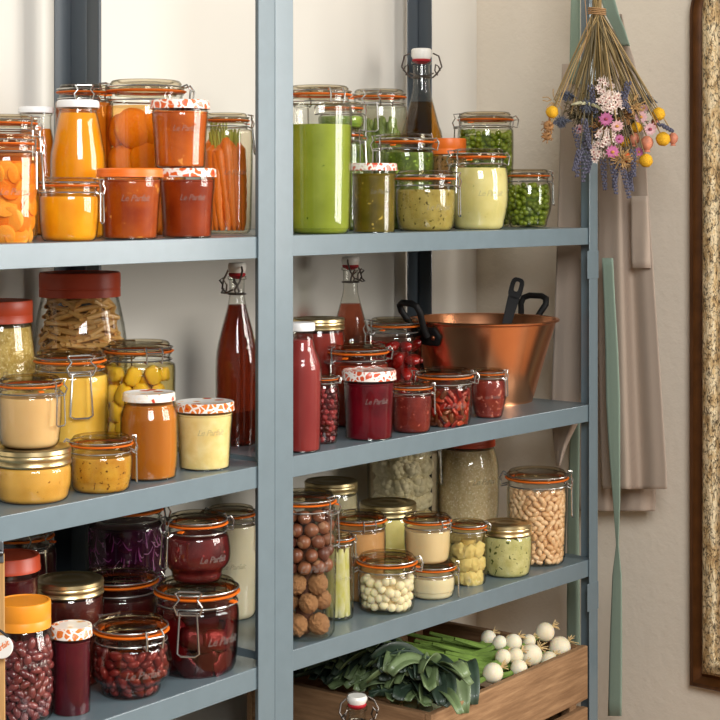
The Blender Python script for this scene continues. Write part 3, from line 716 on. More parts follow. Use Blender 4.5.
# clear swing-top bottle on the bottom shelf
p = S('R', 'base', 357, 24, 689, d=.055)
swing_bottle(*p, 'clear swing-top bottle in front of the wooden crate, only its stopper in view', None, .7, 20)
# ------------------------------------------------------------ pieces inside the jars
def freepiece(name, me, j, r, daz, z, M, label, cat, group, s=1.0):
    a = AZC+math.radians(daz)
    o = link(name, me); o.matrix_world = Matrix.Translation(Vector(j.loc)+Vector((r*math.cos(a), r*math.sin(a), z))) @ M @ Matrix.Diagonal((s, s, s, 1)); tag(o, label, cat, group); return o
rg = random.Random(11)
PEA = [pea_mesh('pea', plain('pea_green_%d' % i, c, .4, 0, .3)) for i, c in enumerate([(120, 132, 32), (138, 148, 48), (102, 114, 24)])]
pack(jD10, PEA, .0062, .0062, .0062, .004, jD10.zs*1.03, 'green_pea', 'green pea inside the taller pea jar at the back of the top shelf', 'pea', 'peas in the taller jar', 92, maxn=290, wob=.8)
pack(jD11, PEA, .0060, .0060, .0060, .004, jD11.zs*1.03, 'green_pea', 'green pea inside the small round pea jar at the end of the top shelf', 'pea', 'peas in the small round jar', 92, maxn=290, wob=.8)
def core(j, z1, off, mat, name, label, cat):
    mb = MB(); mb.lathe(clip([(max(0, r-off) if r > off else 0, z+.004) for r, z in j.prof if r > 0], z1, 0), 28)
    tag(mb.build(name, mat, None, j.loc), label, cat, None, 'stuff')
core(jD10, jD10.zs*.96, .012, jam('pea_mass', (70, 86, 16), (92, 110, 26), 60, sss=0), 'green_peas', 'packed green peas filling the middle of the taller pea jar', 'peas')
core(jD11, jD11.zs*.96, .012, jam('pea_mass', (70, 86, 16), (92, 110, 26), 60, sss=0), 'green_peas', 'packed green peas filling the middle of the small round pea jar', 'peas')
TAN = [bean_mesh('bean', plain('tan_bean_%d' % i, c, .5, 0, .12, var=.08)) for i, c in enumerate([(228, 184, 136), (218, 170, 120), (236, 196, 150)])]
pack(jF9, TAN, .0088, .0055, .005, .004, jF9.zs*1.04, 'dried_bean', 'tan dried bean in the tall clip jar at the right end of the lower shelf', 'bean', 'tan beans in the tall jar', 95, inner=('dried_beans', 'more tan dried beans filling the middle of the tall bean jar', 'beans'), maxn=260)
KID = [bean_mesh('kidney_bean', plain('kidney_%d' % i, c, .3, 0, .4, var=.06)) for i, c in enumerate([(112, 46, 46), (98, 36, 40), (128, 58, 56)])]
pack(jC6, KID, .0092, .0052, .0047, .004, jC6.zs*.97, 'kidney_bean', 'dried kidney bean in the jar with the tall orange lid', 'bean', 'dried kidney beans', 95, inner=('kidney_beans', 'more dried kidney beans filling the middle of the orange-lidded jar', 'beans'), maxn=260)
RBN = [bean_mesh('red_bean', plain('red_bean_%d' % i, c, .35, 0, .4, var=.08)) for i, c in enumerate([(112, 48, 48), (96, 40, 42), (126, 60, 58)])]
pack(jC8, RBN, .0105, .0062, .0056, .004, jC8.zs*1.02, 'red_bean', 'soaked red bean in the round clip jar at the front of the lower shelf', 'bean', 'soaked red beans', 95, inner=('red_beans', 'more soaked red beans filling the middle of the round clip jar', 'beans'))
ONI = [lump_mesh('pearl_onion', jam('pearl_onion', (238, 222, 192), (246, 234, 210), 30, sss=.4), .10, 1.2, k) for k in range(3)]
pack(jF5, ONI, .0082, .0082, .0082, .004, jF5.zs*1.02, 'pearl_onion', 'pearl onion in the low clip jar at the front of the lower shelf', 'onion', 'pickled pearl onions', 95, wob=.75)
core(jF5, jF5.zs*.9, .015, jam('onion_mass', (216, 198, 160), (230, 214, 180), 60, sss=0), 'pearl_onions', 'packed pearl onions filling the middle of the pearl onion jar', 'onions')
BER = [lump_mesh('red_berry', plain('dried_berry_%d' % i, c, .35, 0, .3), .3, 1.5, i) for i, c in enumerate([(96, 14, 20), (150, 60, 62), (64, 8, 14)])]
pack(jE5, BER, .0052, .0052, .0052, .003, jE5.zs*1.0, 'dried_berry', 'dried red berry in the smallest clip jar on the middle shelf', 'berry', 'dried red berries', 100)
# nuts
HZ = [hazel_mesh('hazelnut', [plain('hazel_%d' % i, c, .5, 0, .2, var=.12, sc=90), plain('hazel_cap', (158, 112, 80), .7)]) for i, c in enumerate([(118, 66, 42), (130, 78, 50), (100, 52, 36)])]
WN = [walnut_mesh('walnut', plain('walnut_shell', (176, 124, 78), .65, var=.32, sc=110, bump=.9), k) for k in range(4)]
def layer(j, protos, a, zl, name, label, cat, group, span=110):
    n = 0
    for i, z in enumerate(zl):
        rr = j.ro(z)-.003-a*1.06; step = 2*a*1.03/rr; az = -math.radians(span)+(i % 2)*step*.5
        while az < math.radians(span):
            M = Matrix.Rotation(rg.uniform(0, 6.3), 4, 'X') @ Matrix.Rotation(rg.uniform(0, 6.3), 4, 'Y')
            freepiece(name, rg.choice(protos), j, rr, math.degrees(az), z+rg.uniform(-.1, .1)*a, M, label, cat, group, a*rg.uniform(.9, 1.0)); az += step; n += 1
    return n
z = .022; wz = [.022, .058, .090]
layer(jF1, WN, .0195, wz, 'walnut', 'walnut in the lower half of the tall nut jar', 'nut', 'walnuts in the tall jar')
hz = []; z = .119
while z < jF1.zs+.006: hz.append(z); z += .0205
layer(jF1, HZ, .0118, hz, 'hazelnut', 'hazelnut in the upper half of the tall nut jar', 'nut', 'hazelnuts in the tall jar')
core(jF1, hz[-1], .036, plain('nut_mass', (86, 46, 30), .7, var=.3, sc=70), 'nuts', 'more nuts filling the middle of the tall nut jar', 'nuts')
# carrot slices
mb = MB(); mb.lathe([(0, -.14), (.92, -.14), (1, -.08), (1, .08), (.92, .14), (0, .14)], 22); mb.mi = [0]*len(mb.f)
CS = [mb.mesh('carrot_slice', jam('carrot_flesh%d' % k, c1, c2, 14, sss=.4)) for k, (c1, c2) in enumerate([((236, 132, 32), (246, 164, 64)), ((242, 150, 52), (250, 182, 92)), ((224, 112, 26), (238, 144, 48))])]
z = .010; row = 0
while z < jA1.zs:
    rr = jA1.ro(z)-.0075; az = -95+(row % 2)*12
    while az < 95:
        M = Matrix.Rotation(AZC+math.radians(az), 4, 'Z') @ Matrix.Rotation(PI/2+rg.uniform(-.35, .35), 4, 'Y') @ Matrix.Rotation(rg.uniform(-.35, .35), 4, 'X')
        freepiece('carrot_slice', rg.choice(CS), jA1, rr-rg.uniform(0, .006), az, z, M, 'round orange carrot slice in the clip jar at the front left of the top shelf', 'carrot slice', 'pickled carrot slices', .0165*rg.uniform(.85, 1.1)); az += 27
    z += .0205; row += 1
core(jA1, jA1.zs*.97, .016, jam('carrot_mass', (214, 104, 14), (240, 150, 40), 50, sss=.2), 'carrot_slices', 'more carrot slices filling the middle of the sliced carrot jar', 'carrot slices')
# penne
def penne_mesh():
    mb = MB(); n = 12; vs = []; fs = []
    for k in range(n):
        a = 2*PI*k/n; y, zz = math.cos(a), math.sin(a); cut = .22*y; g = 1+.06*(k % 2)
        for r, x in ((.20*g, -1-cut), (.20*g, 1-cut), (.155, 1-cut), (.155, -1-cut)): vs.append((x, y*r, zz*r))
    for k in range(n):
        k2 = (k+1) % n
        for q in range(4): fs.append((k*4+q, k*4+(q+1) % 4, k2*4+(q+1) % 4, k2*4+q))
    mb.add(vs, fs); return mb.mesh('penne', plain('dry_pasta', (224, 172, 98), .5, 0, .15, var=.06), sharp=30)
PN = penne_mesh(); zt = jB1.H-.52*jB1.R
z = .009; row = 0
while z < zt*1.0:
    rr = jB1.ro(z)-.0105; az = -100+(row % 2)*9+rg.uniform(-4, 4)
    while az < 100:
        M = Matrix.Rotation(AZC+math.radians(az)+rg.uniform(-.25, .25), 4, 'Z') @ Matrix.Rotation(PI/2, 4, 'Z') @ Matrix.Rotation(rg.uniform(-.55, .55), 4, 'Y')
        freepiece('penne_tube', PN, jB1, rr-.004-rg.uniform(0, .008), az, z, M, 'penne tube in the big red-lidded jar at the back of the middle shelf', 'pasta', 'penne in the big jar', .0215*rg.uniform(.9, 1.1)); az += 27
    z += .0118; row += 1
core(jB1, zt*.9, .026, jam('pasta_mass', (150, 104, 48), (196, 146, 76), 70, sss=0), 'penne', 'more penne filling the middle of the big pasta jar', 'pasta')
# whole carrots
def carrot_meshes(bend, seed):
    mb = MB(); pts = []; rs = []
    for i in range(15):
        t = i/14; pts.append((bend*math.sin(t*PI*.9), bend*.5*math.sin(t*5+seed), 1-t)); rs.append((.098*(1-.62*t**1.3)+.004*math.sin(t*40+seed))*min(1, .35+t*9)*(1 if t < .97 else .5))
    mb.tube(pts, rs, 10)
    a = mb.mesh('carrot', plain('carrot_skin', (240, 128, 40), .4, 0, .2, var=.1, sc=40))
    mb = MB()
    for k in range(4):
        q = 2*PI*k/4+seed; mb.tube([(.015*math.cos(q), .015*math.sin(q), .985), (.03*math.cos(q), .03*math.sin(q), 1.08), (.045*math.cos(q), .04*math.sin(q), 1.16)], [.016, .015, .011], 6)
    return a, mb.mesh('carrot_stalk', plain('carrot_top', (176, 180, 80), .5))
CR = [carrot_meshes(b, s) for b, s in ((.03, 1), (-.035, 2), (.015, 4))]
L = jA9.zs*.93
for i, az in enumerate(range(-92, 100, 21)):
    a, b = rg.choice(CR); A = AZC+math.radians(az); zb = .005
    r0 = jA9.ro(.5*L)-.003-.098*L*.85; sc = L*rg.uniform(.84, 1.0)
    M = Matrix.Translation(Vector(jA9.loc)+Vector((r0*math.cos(A), r0*math.sin(A), zb))) @ Matrix.Rotation(A, 4, 'Z') @ Matrix.Rotation(.085, 4, 'X') @ Matrix.Rotation(-.06, 4, 'Y') @ Matrix.Diagonal((sc*.85, sc*.85, sc, 1))
    o = link('baby_carrot', a); o.matrix_world = M; tag(o, 'whole baby carrot standing in the clip jar beside the post', 'carrot', 'baby carrots in the jar')
    c = link('carrot_stalk', b, o); c['label'] = 'trimmed green stalk'
for i, az in enumerate(range(-80, 90, 32)):
    a, b = rg.choice(CR); A = AZC+math.radians(az+8); r0 = jA9.ro(.5*L)*.42; sc = L*.9
    o = link('baby_carrot', a); o.matrix_world = Matrix.Translation(Vector(jA9.loc)+Vector((r0*math.cos(A), r0*math.sin(A), .005))) @ Matrix.Diagonal((sc, sc, sc, 1)); tag(o, 'whole baby carrot standing in the clip jar beside the post', 'carrot', 'baby carrots in the jar')
    c = link('carrot_stalk', b, o); c['label'] = 'trimmed green stalk'
# asparagus
def asparagus_mesh(seed):
    mb = MB(); pts = [(.02*math.sin(t*3+seed), 0, t) for t in [i/10 for i in range(11)]]
    mb.tube(pts, [.05, .05, .05, .05, .05, .048, .048, .05, .055, .045, .015], 9)
    for k in range(9):
        q = k*2.4+seed; zz = .70+.03*k; mb.ball((.04*math.cos(q), .04*math.sin(q), zz), (.03, .03, .05), 7, 5)
    return mb.mesh('asparagus_spear', plain('asparagus_green', (112, 126, 54), .5, 0, .2, var=.2, sc=50))
AS = [asparagus_mesh(k) for k in range(3)]; L = jD3.zs*.92
for ring, (fr, n) in enumerate(((1.0, 13), (.55, 7))):
    for i in range(n):
        az = (-105+i*210/(n-1)); A = AZC+math.radians(az); r0 = (jD3.ro(.5*L)-.003-.008)*fr; sc = L*rg.uniform(.8, 1.0)
        M = Matrix.Translation(Vector(jD3.loc)+Vector((r0*math.cos(A), r0*math.sin(A), .005))) @ Matrix.Rotation(A, 4, 'Z') @ Matrix.Rotation(rg.uniform(-.08, .03), 4, 'Y') @ Matrix.Rotation(rg.uniform(-.09, .09), 4, 'X') @ Matrix.Diagonal((sc*.8, sc*.8, sc, 1))
        o = link('asparagus_spear', rg.choice(AS)); o.matrix_world = M; tag(o, 'green asparagus spear in the clip jar at the back of the top shelf', 'asparagus', 'asparagus spears')
# larger chunks
def chunk_mesh(name, mat, seed, shape=(1, .75, .55)):
    r = random.Random(seed); mb = MB(); mb.ball((0, 0, 0), shape, 12, 8, fn=lambda p: min(1.25, 1/max(abs(p.x), abs(p.y), abs(p.z)))*.82+.12*nz(p, 1.5, seed)); return mb.mesh(name, mat, sharp=55)
def chunks(j, protos, size, name, label, cat, group, z1, stepz, gapaz, depth, tilt=.5, span=95, flat=True):
    z = size*.75; row = 0
    while z < z1-size*.3:
        rr = j.ro(z)-.003-size*depth; az = -span+(row % 2)*gapaz*.5
        while az < span:
            A = AZC+math.radians(az)
            M = Matrix.Rotation(A, 4, 'Z') @ Matrix.Rotation(PI/2, 4, 'Y') @ Matrix.Rotation(rg.uniform(0, 6.3), 4, 'Z') @ Matrix.Rotation(rg.uniform(-tilt, tilt), 4, 'X')
            freepiece(name, rg.choice(protos), j, rr, az+rg.uniform(-3, 3), z+rg.uniform(-.1, .1)*size, M, label, cat, group, size*rg.uniform(.88, 1.08)); az += gapaz
        z += size*stepz; row += 1
PA = [chunk_mesh('pineapple_chunk', jam('pineapple', (238, 192, 60), (248, 214, 108), 40, sss=.35), k) for k in range(4)]
chunks(jB4, PA, .019, 'pineapple_chunk', 'yellow pineapple chunk in the clip jar behind the honey', 'fruit', 'pineapple chunks', jB4.zs, 1.55, 44, .75)
core(jB4, jB4.zs*.9, .03, jam('pineapple_mass', (200, 150, 14), (226, 186, 40), 40, sss=0), 'pineapple_chunks', 'more pineapple filling the middle of the pineapple jar', 'fruit')
AP = [lump_mesh('apricot_half', jam('apricot', (240, 140, 20), (250, 176, 56), 14, sss=.4), .08, 1.0, k, 20, 12, (1, .95, .5)) for k in range(3)]
chunks(jA5, AP, .032, 'apricot_half', 'halved apricot in the largest clip jar on the top shelf', 'fruit', 'apricot halves', jA5.zs*1.02, 1.5, 52, .55, .3)
core(jA5, jA5.zs*.9, .034, jam('apricot_mass', (206, 96, 8), (230, 136, 24), 20, sss=.2), 'apricots', 'more apricots filling the middle of the largest apricot jar', 'fruit')
BT = [chunk_mesh('beetroot_wedge', plain('beetroot_%d' % k, c, .3, 0, .4, var=.15), k, (1.3, .8, .4)) for k, c in enumerate([(84, 14, 28), (62, 10, 20), (98, 24, 36)])]
chunks(jC9, BT, .026, 'beetroot_wedge', 'dark red beetroot wedge in the large clip jar', 'beetroot', 'pickled beetroot wedges', jC9.zs, 1.35, 40, .55)
core(jC9, jC9.zs*.92, .03, plain('beet_mass', (60, 6, 16), .5), 'beetroot', 'more beetroot filling the middle of the large beetroot jar', 'beetroot')
def floret_mesh(seed):
    r = random.Random(seed); mb = MB(); mb.tube([(0, 0, -.9), (0, 0, -.1)], [.28, .34], 8)
    for k in range(16):
        q = k*2.4; h = 1-(k+.5)/16*1.1; w = math.sqrt(max(0, 1-h*h)); mb.ball((w*.62*math.cos(q), w*.62*math.sin(q), h*.55), .34+r.random()*.1, 8, 6, fn=lambda p: 1+.18*nz(p, 4, k+seed))
    return mb.mesh('cauliflower_floret', plain('cauliflower', (250, 240, 214), .6, var=.08, sc=60), sharp=0)
FL = [floret_mesh(k) for k in range(3)]
zz = .026; row = 0
while zz < jF7.H*.86:
    rr = jF7.ro(zz)-.005-.026
    for az in range(-95+(row % 2)*18, 96, 38):
        A = AZC+math.radians(az)
        M = Matrix.Rotation(A, 4, 'Z') @ Matrix.Rotation(PI/2, 4, 'Y') @ Matrix.Rotation(rg.uniform(0, 6), 4, 'Z')
        freepiece('cauliflower_floret', rg.choice(FL), jF7, rr-.001, az, zz, M, 'cauliflower floret in the big jar under the middle shelf', 'cauliflower', 'pickled cauliflower florets', .0245*rg.uniform(.9, 1.05))
    zz += .034; row += 1
core(jF7, jF7.zs*.9, .034, jam('cauli_mass', (220, 206, 170), (236, 224, 194), 50, sss=0), 'cauliflower', 'more cauliflower filling the middle of the big cauliflower jar', 'cauliflower')
AR = [lump_mesh('artichoke_heart', jam('artichoke', (206, 186, 126), (228, 214, 166), 50, sss=.2), .3, 2.2, k, 18, 12, (1, .8, .6)) for k in range(3)]
chunks(jF12, AR, .0175, 'artichoke_heart', 'artichoke heart in the clip jar left of the green relish', 'artichoke', 'artichoke hearts', jF12.zs, 1.4, 50, .65)
core(jF12, jF12.zs*.9, .022, jam('arti_mass', (180, 156, 98), (206, 186, 134), 50, sss=0), 'artichokes', 'more artichoke filling the middle of the artichoke jar', 'artichoke')
PP = [lump_mesh('red_pepper', plain('pepper_%d' % k, c, .22, 0, .6), .14, 1.3, k, 16, 12, (.62, .62, 1.2)) for k, c in enumerate([(132, 24, 22), (150, 34, 30), (108, 16, 18)])]
chunks(jE7, PP, .0165, 'red_pepper', 'small red pepper in the clip jar beside the pan handle', 'pepper', 'pickled red peppers', jE7.zs, 1.6, 42, .62, .9)
YP = lump_mesh('yellow_pepper', plain('pepper_yellow', (226, 176, 30), .25, 0, .5), .14, 1.3, 9, 16, 12, (.62, .62, 1.1))
freepiece('yellow_pepper', YP, jE7, jE7.R-.016, 12, .026, Matrix.Rotation(1.2, 4, 'X'), 'yellow pepper among the red peppers beside the pan handle', 'pepper', None, .013)
core(jE7, jE7.zs*.8, .026, plain('pepper_mass', (110, 14, 14), .4), 'red_peppers', 'more red peppers filling the middle of the pepper jar', 'peppers')
CH = [chunk_mesh('chilli_piece', plain('chilli_%d' % k, c, .3, 0, .4), k, (1.3, .6, .3)) for k, c in enumerate([(150, 36, 24), (122, 24, 20), (172, 76, 40), (96, 62, 30)])]
chunks(jE9, CH, .0085, 'chilli_piece', 'chopped chilli piece in the wide clip jar before the pan', 'chilli', 'chopped chillies', jE9.zs, 1.25, 20, .5, .6)
core(jE9, jE9.zs*.92, .0125, jam('chilli_mass', (110, 16, 10), (170, 50, 24), 90, sss=0), 'chopped_chillies', 'more chopped chilli filling the middle of the wide chilli jar', 'chilli')
def leaf_mesh():
    mb = MB(); rows = []
    for i in range(9):
        t = i/8; w = .24*math.sin(PI*min(1, t*.85+.1))**.7; rows.append([Vector((-.10*abs(s)*abs(s)*w*6, s*w, t)) for s in (-1, -.5, 0, .5, 1)])
    mb.grid(rows); return mb.mesh('chicory_leaf', jam('chicory', (232, 226, 184), (214, 206, 92), 5, sss=.3), sharp=0)
LF = leaf_mesh(); L = jF4.zs*.94
for i, az in enumerate((-95, -55, -18, 20, 60, 98)):
    A = AZC+math.radians(az); r0 = jF4.ro(L*.5)-.0062
    o = link('chicory_leaf', LF); o.matrix_world = Matrix.Translation(Vector(jF4.loc)+Vector((r0*math.cos(A), r0*math.sin(A), .006))) @ Matrix.Rotation(A, 4, 'Z') @ Matrix.Rotation(-.02, 4, 'Y') @ Matrix.Diagonal((L*.35, L*.5, L, 1))
    solid(o, .0015, -1); tag(o, 'pale chicory leaf standing in the narrow clip jar', 'leaf', 'chicory leaves')
core(jF4, jF4.zs*.85, .010, jam('chicory_core', (226, 220, 176), (206, 200, 100), 30, sss=0), 'chicory', 'more chicory filling the middle of the narrow chicory jar', 'chicory')

# shredded cabbage against the glass of the big cabbage jar (one uncountable mass)
mb = MB(); rc_ = random.Random(4)
for k in range(240):
    z = rc_.uniform(.02, jC1.zs); a = AZC+rc_.uniform(-1.7, 1.7); da = rc_.uniform(-.45, .45); dz = rc_.uniform(-.03, .03); pts = []
    for i in range(6):
        t = i/5; zz = min(jC1.zs, max(.012, z+dz*t+.006*math.sin(5*t+k))); r = jC1.ro(zz)-.0024-.0006*math.sin(4*t+k); aa = a+da*t; pts.append((r*math.cos(aa), r*math.sin(aa), zz))
    mb.cur = k % 3; mb.tube(pts, rc_.uniform(.0008, .0016), 5)
o = mb.build('cabbage_shreds', [plain('cabbage_a', (176, 70, 150), .4, 0, .3), plain('cabbage_b', (110, 30, 90), .4, 0, .3), plain('cabbage_c', (212, 140, 196), .4, 0, .3)], None, jC1.loc); tag(o, 'shredded red cabbage pressed against the glass of the big cabbage jar', 'cabbage', None, 'stuff')
# ------------------------------------------------------------ copper pan
COPPER = plain('copper', (255, 176, 128), .27, 1.0, var=.06, sc=14, bump=.12)
IRON = plain('black_iron', (22, 20, 19), .62, 0.0, 0, .25)
def copper_pan():
    un = UR; p, Z = un.hit(483, .212); k = Z/FPX; zb = SH['mid']+.0005
    Rr = 72.5*k; Rb = 50*k; H = zpix(318, Z)-zb
    root = thing('copper_pan', (p.x, p.y, zb), 'large copper preserving pan with two black iron handles on the middle shelf', 'pan')
    mb = MB(); wall = .002
    outp = smooth_prof([(0, 0), (Rb*.9, 0), (Rb, .006), (Rb+(Rr-Rb)*.5, H*.5), (Rr, H-.008)], 5)+[(Rr+.003, H-.006), (Rr+.007, H-.005), (Rr+.008, H-.002), (Rr+.006, H), (Rr+.001, H-.001)]
    inn = [(Rr-wall, H-.008), (Rb-wall, .009), (Rb*.9, .004), (0, .004)]
    mb.lathe(outp+inn, 72); mb.build('pan_body', COPPER, root)
    for name, u, tilt in (('l', 424, .35), ('r', 541, 1.0)):
        s = -1 if name == 'l' else 1
        az = AZC+(math.radians(-56) if name == 'l' else math.radians(140))
        ca, sa = math.cos(az), math.sin(az)
        def P(t, r, z): return (r*ca-t*sa, r*sa+t*ca, z)
        mb = MB(); w = .030
        mb.tube([P(-w*.6, Rr+.006, H-.030), P(-w*.62, Rr+.016, H-.012), P(-w*.85, Rr+.026, H+.006), P(-w*1.05, Rr+.034, H+.020), P(-w*.95, Rr+.040, H+.032), P(-w*.5, Rr+.043, H+.037), P(w*.5, Rr+.043, H+.037), P(w*.95, Rr+.040, H+.032), P(w*1.05, Rr+.034, H+.020), P(w*.85, Rr+.026, H+.006), P(w*.62, Rr+.016, H-.012), P(w*.6, Rr+.006, H-.030)], .0066, 10)
        ha = mb.build('pan_handle', IRON, root)
        mb = MB(); rows = []
        for i in range(7):
            zz = H-.012-.036*i/6; rows.append([]); rz = Rb+(Rr-Rb)*zz/H+.0035
            for q in range(9):
                a2 = az+(q/8-.5)*(w*2.9/Rr)*(1-.25*abs(i-3)/3); rows[-1].append(Vector((rz*math.cos(a2), rz*math.sin(a2), zz)))
        mb.grid(rows); b = mb.build('handle_bracket', IRON, ha); solid(b, .005, 0)
        for q in (-1, 1):
            a2 = az+q*w*.75/Rr; rz = Rr-.004; mb = MB(); mb.ball((rz*math.cos(a2), rz*math.sin(a2), H-.032), .0055, 10, 6); mb.build('rivet', plain('copper_rivet', (150, 92, 64), .4, 1.0), ha)
    # spatula leaning in the pan
    a = at(519, 278, Z+.02); b = at(505, 330, Z+.01); d = (a-b).normalized()
    e = b-d*.10
    sp = thing('spatula', tuple(e), 'black flat-handled spatula with a hanging hole, leaning inside the copper pan', 'utensil')
    side = Vector((Rx, Ry, 0)); side = (side-d*side.dot(d)).normalized(); nrm = d.cross(side)
    Lh = (a-e).length
    def Q(x, t, n): return side*x+d*t+nrm*n
    mb = MB()
    wv = lambda t: .0085+.0055*max(0, (t-.09)/(Lh-.09))
    loops = []
    for t in [.0, .05, .1, .14]+[Lh-.045, Lh-.04]:
        w = wv(t); loops.append([Q(-w, t, -.002), Q(w, t, -.002), Q(w, t, .002), Q(-w, t, .002)])
    vs = [q for l in loops for q in l]; fs = []
    for i in range(len(loops)-1):
        for k2 in range(4): fs.append((i*4+k2, i*4+(k2+1) % 4, (i+1)*4+(k2+1) % 4, (i+1)*4+k2))
    fs.append((0, 1, 2, 3)); mb.add(vs, fs)
    # eye of the handle: frame round a slot
    n = 20; t0 = Lh-.022; out = []; inn = []
    for i in range(n):
        q = 2*PI*i/n; cx, sx = math.cos(q), math.sin(q)
        ex = math.copysign(abs(cx)**.6, cx); ey = math.copysign(abs(sx)**.6, sx)
        out.append((ex*.0142, t0+ey*.0225)); inn.append((ex*.0048, t0+.004+ey*.0105))
    vs = [Q(x, t, s) for s in (-.002, .002) for x, t in out]+[Q(x, t, s) for s in (-.002, .002) for x, t in inn]; fs = []
    for i in range(n):
        i2 = (i+1) % n; fs += [(i, i2, 2*n+i2, 2*n+i), (n+i, 3*n+i, 3*n+i2, n+i2), (i, n+i, n+i2, i2), (2*n+i, 2*n+i2, 3*n+i2, 3*n+i)]
    mb.add(vs, fs); bev(mb.build('spatula_handle', IRON, sp, smooth=False), .0008)
    mb = MB(); rows = [[Q(-w, t, -.001), Q(w, t, -.001)] for t, w in ((.002, .0085), (-.012, .018), (-.035, .024), (-.05, .024))]
    mb.grid(rows); solid(mb.build('spatula_blade', IRON, sp), .002, 0)
copper_pan()
# ------------------------------------------------------------ wooden crate with leeks and spring onions
CRW = wood('crate_wood', (118, 86, 58), (176, 138, 100), 0, 8); CRY = wood('crate_wood_y', (110, 80, 54), (168, 130, 94), 1, 8)
zt = .617
def crossz(u, v): Z = (ZC-zt)*FPX/(v-HYP); q = ray(u); return Vector((q[0]*Z, q[1]*Z, 0))
cA = crossz(431.5, 715); cB = crossz(588, 645.5)
ang = math.atan2(cB.y-cA.y, cB.x-cA.x); CW = (cB-cA).length; CD = .415
cb = SH['base']+.0006; CHt = zt-cb
crate = thing('wooden_crate', (cA.x, cA.y, cb), 'weathered slatted wooden crate of leeks and spring onions on the bottom shelf', 'crate', None, ang)
def crbox(lo, hi, name, mat): mb = MB(); mb.box(lo, hi); return bev(mb.build(name, mat, crate, smooth=False), .002)
slat = .105; gp = .016
for y0 in (0, CD-.014):
    z1 = CHt
    while z1 > .03: crbox((.0, y0, max(.0, z1-slat)), (CW, y0+.014, z1), 'side_plank', CRW); z1 -= slat+gp
for x0 in (0.0, CW-.018):
    z1 = CHt-.001; y0, y1 = .0145, CD-.0145
    while z1 > .03: crbox((x0, y0, max(.0, z1-slat)), (x0+.016, y1, z1), 'end_plank', CRY); z1 -= slat+gp
for x in (.017, CW-.046):
    for y in (.0145, CD-.0345): crbox((x, y, .0), (x+.027, y+.02, CHt-.012), 'corner_post', CRW)
crbox((.017, .015, .0), (CW-.02, CD-.015, .012), 'crate_floor', CRW)
ex_ = Vector((math.cos(ang), math.sin(ang), 0)); ey_ = Vector((-math.sin(ang), math.cos(ang), 0))
def cr(x, y, z): return Vector((cA.x, cA.y, 0))+ex_*x+ey_*y+Vector((0, 0, z))
# straw bed
mb = MB(); rs = random.Random(3)
for k in range(420):
    x, y = rs.uniform(.03, CW-.05), rs.uniform(.03, CD-.03); a = rs.uniform(0, PI); l = rs.uniform(.03, .08); zz = cb+.014+rs.uniform(0, .10)
    p = cr(x, y, zz); d = Vector((math.cos(a), math.sin(a), rs.uniform(-.2, .2)))*l
    q = p+d; r_ = q-cr(0, 0, 0); xx, yy = r_.dot(ex_), r_.dot(ey_)
    if not (.02 < xx < CW-.03 and .018 < yy < CD-.018): continue
    mb.tube([p, p+d*.5+Vector((0, 0, .006)), q], .0011, 4)
tag(mb.build('straw', plain('straw', (190, 160, 100), .7)), 'loose pale straw lining the wooden crate under the vegetables', 'straw', None, 'stuff')
# leeks
LKD = plain('leek_dark_leaf', (48, 65, 50), .5, 0, .15, var=.3, sc=28); LKM = plain('leek_pale_leaf', (104, 122, 80), .5, 0, .15, var=.25, sc=28); LKS = jam('leek_shaft', (190, 200, 140), (226, 228, 190), 8, sss=.2)
def strap(pts, w, fold, nrm0=Vector((0, 0, 1)), tip=.6, notch=.0):
    rows = []
    n = len(pts)
    for i, p in enumerate(pts):
        t = (pts[min(i+1, n-1)]-pts[max(i-1, 0)]).normalized(); sd = t.cross(nrm0); sd = sd.normalized() if sd.length > 1e-4 else Vector((1, 0, 0)); up = sd.cross(t)
        u = i/(n-1); ww = w*(.75+.35*math.sin(PI*u))*(1 if u < .85 else 1-(1-tip)*(u-.85)/.15)
        rows.append([p+sd*ww*s+up*(fold*ww*abs(s)) for s in (-1, -.5, 0, .5, 1)])
    return rows
def bez(a, b, c, d, n=10):
    out = []
    for i in range(n+1):
        t = i/n; out.append(a*(1-t)**3+b*3*t*(1-t)**2+c*3*t*t*(1-t)+d*t**3)
    return out
rl = random.Random(5)
LKLAB = ['leek lying nearest the front plank of the crate', 'second leek from the front plank of the crate', 'third leek from the front plank of the crate', 'fourth leek from the front plank of the crate', 'fifth leek from the front plank, mid crate', 'leek in the back half of the crate', 'leek next to the back plank of the crate']
LKU = 'dark green leek underneath the top row of leeks in the crate'
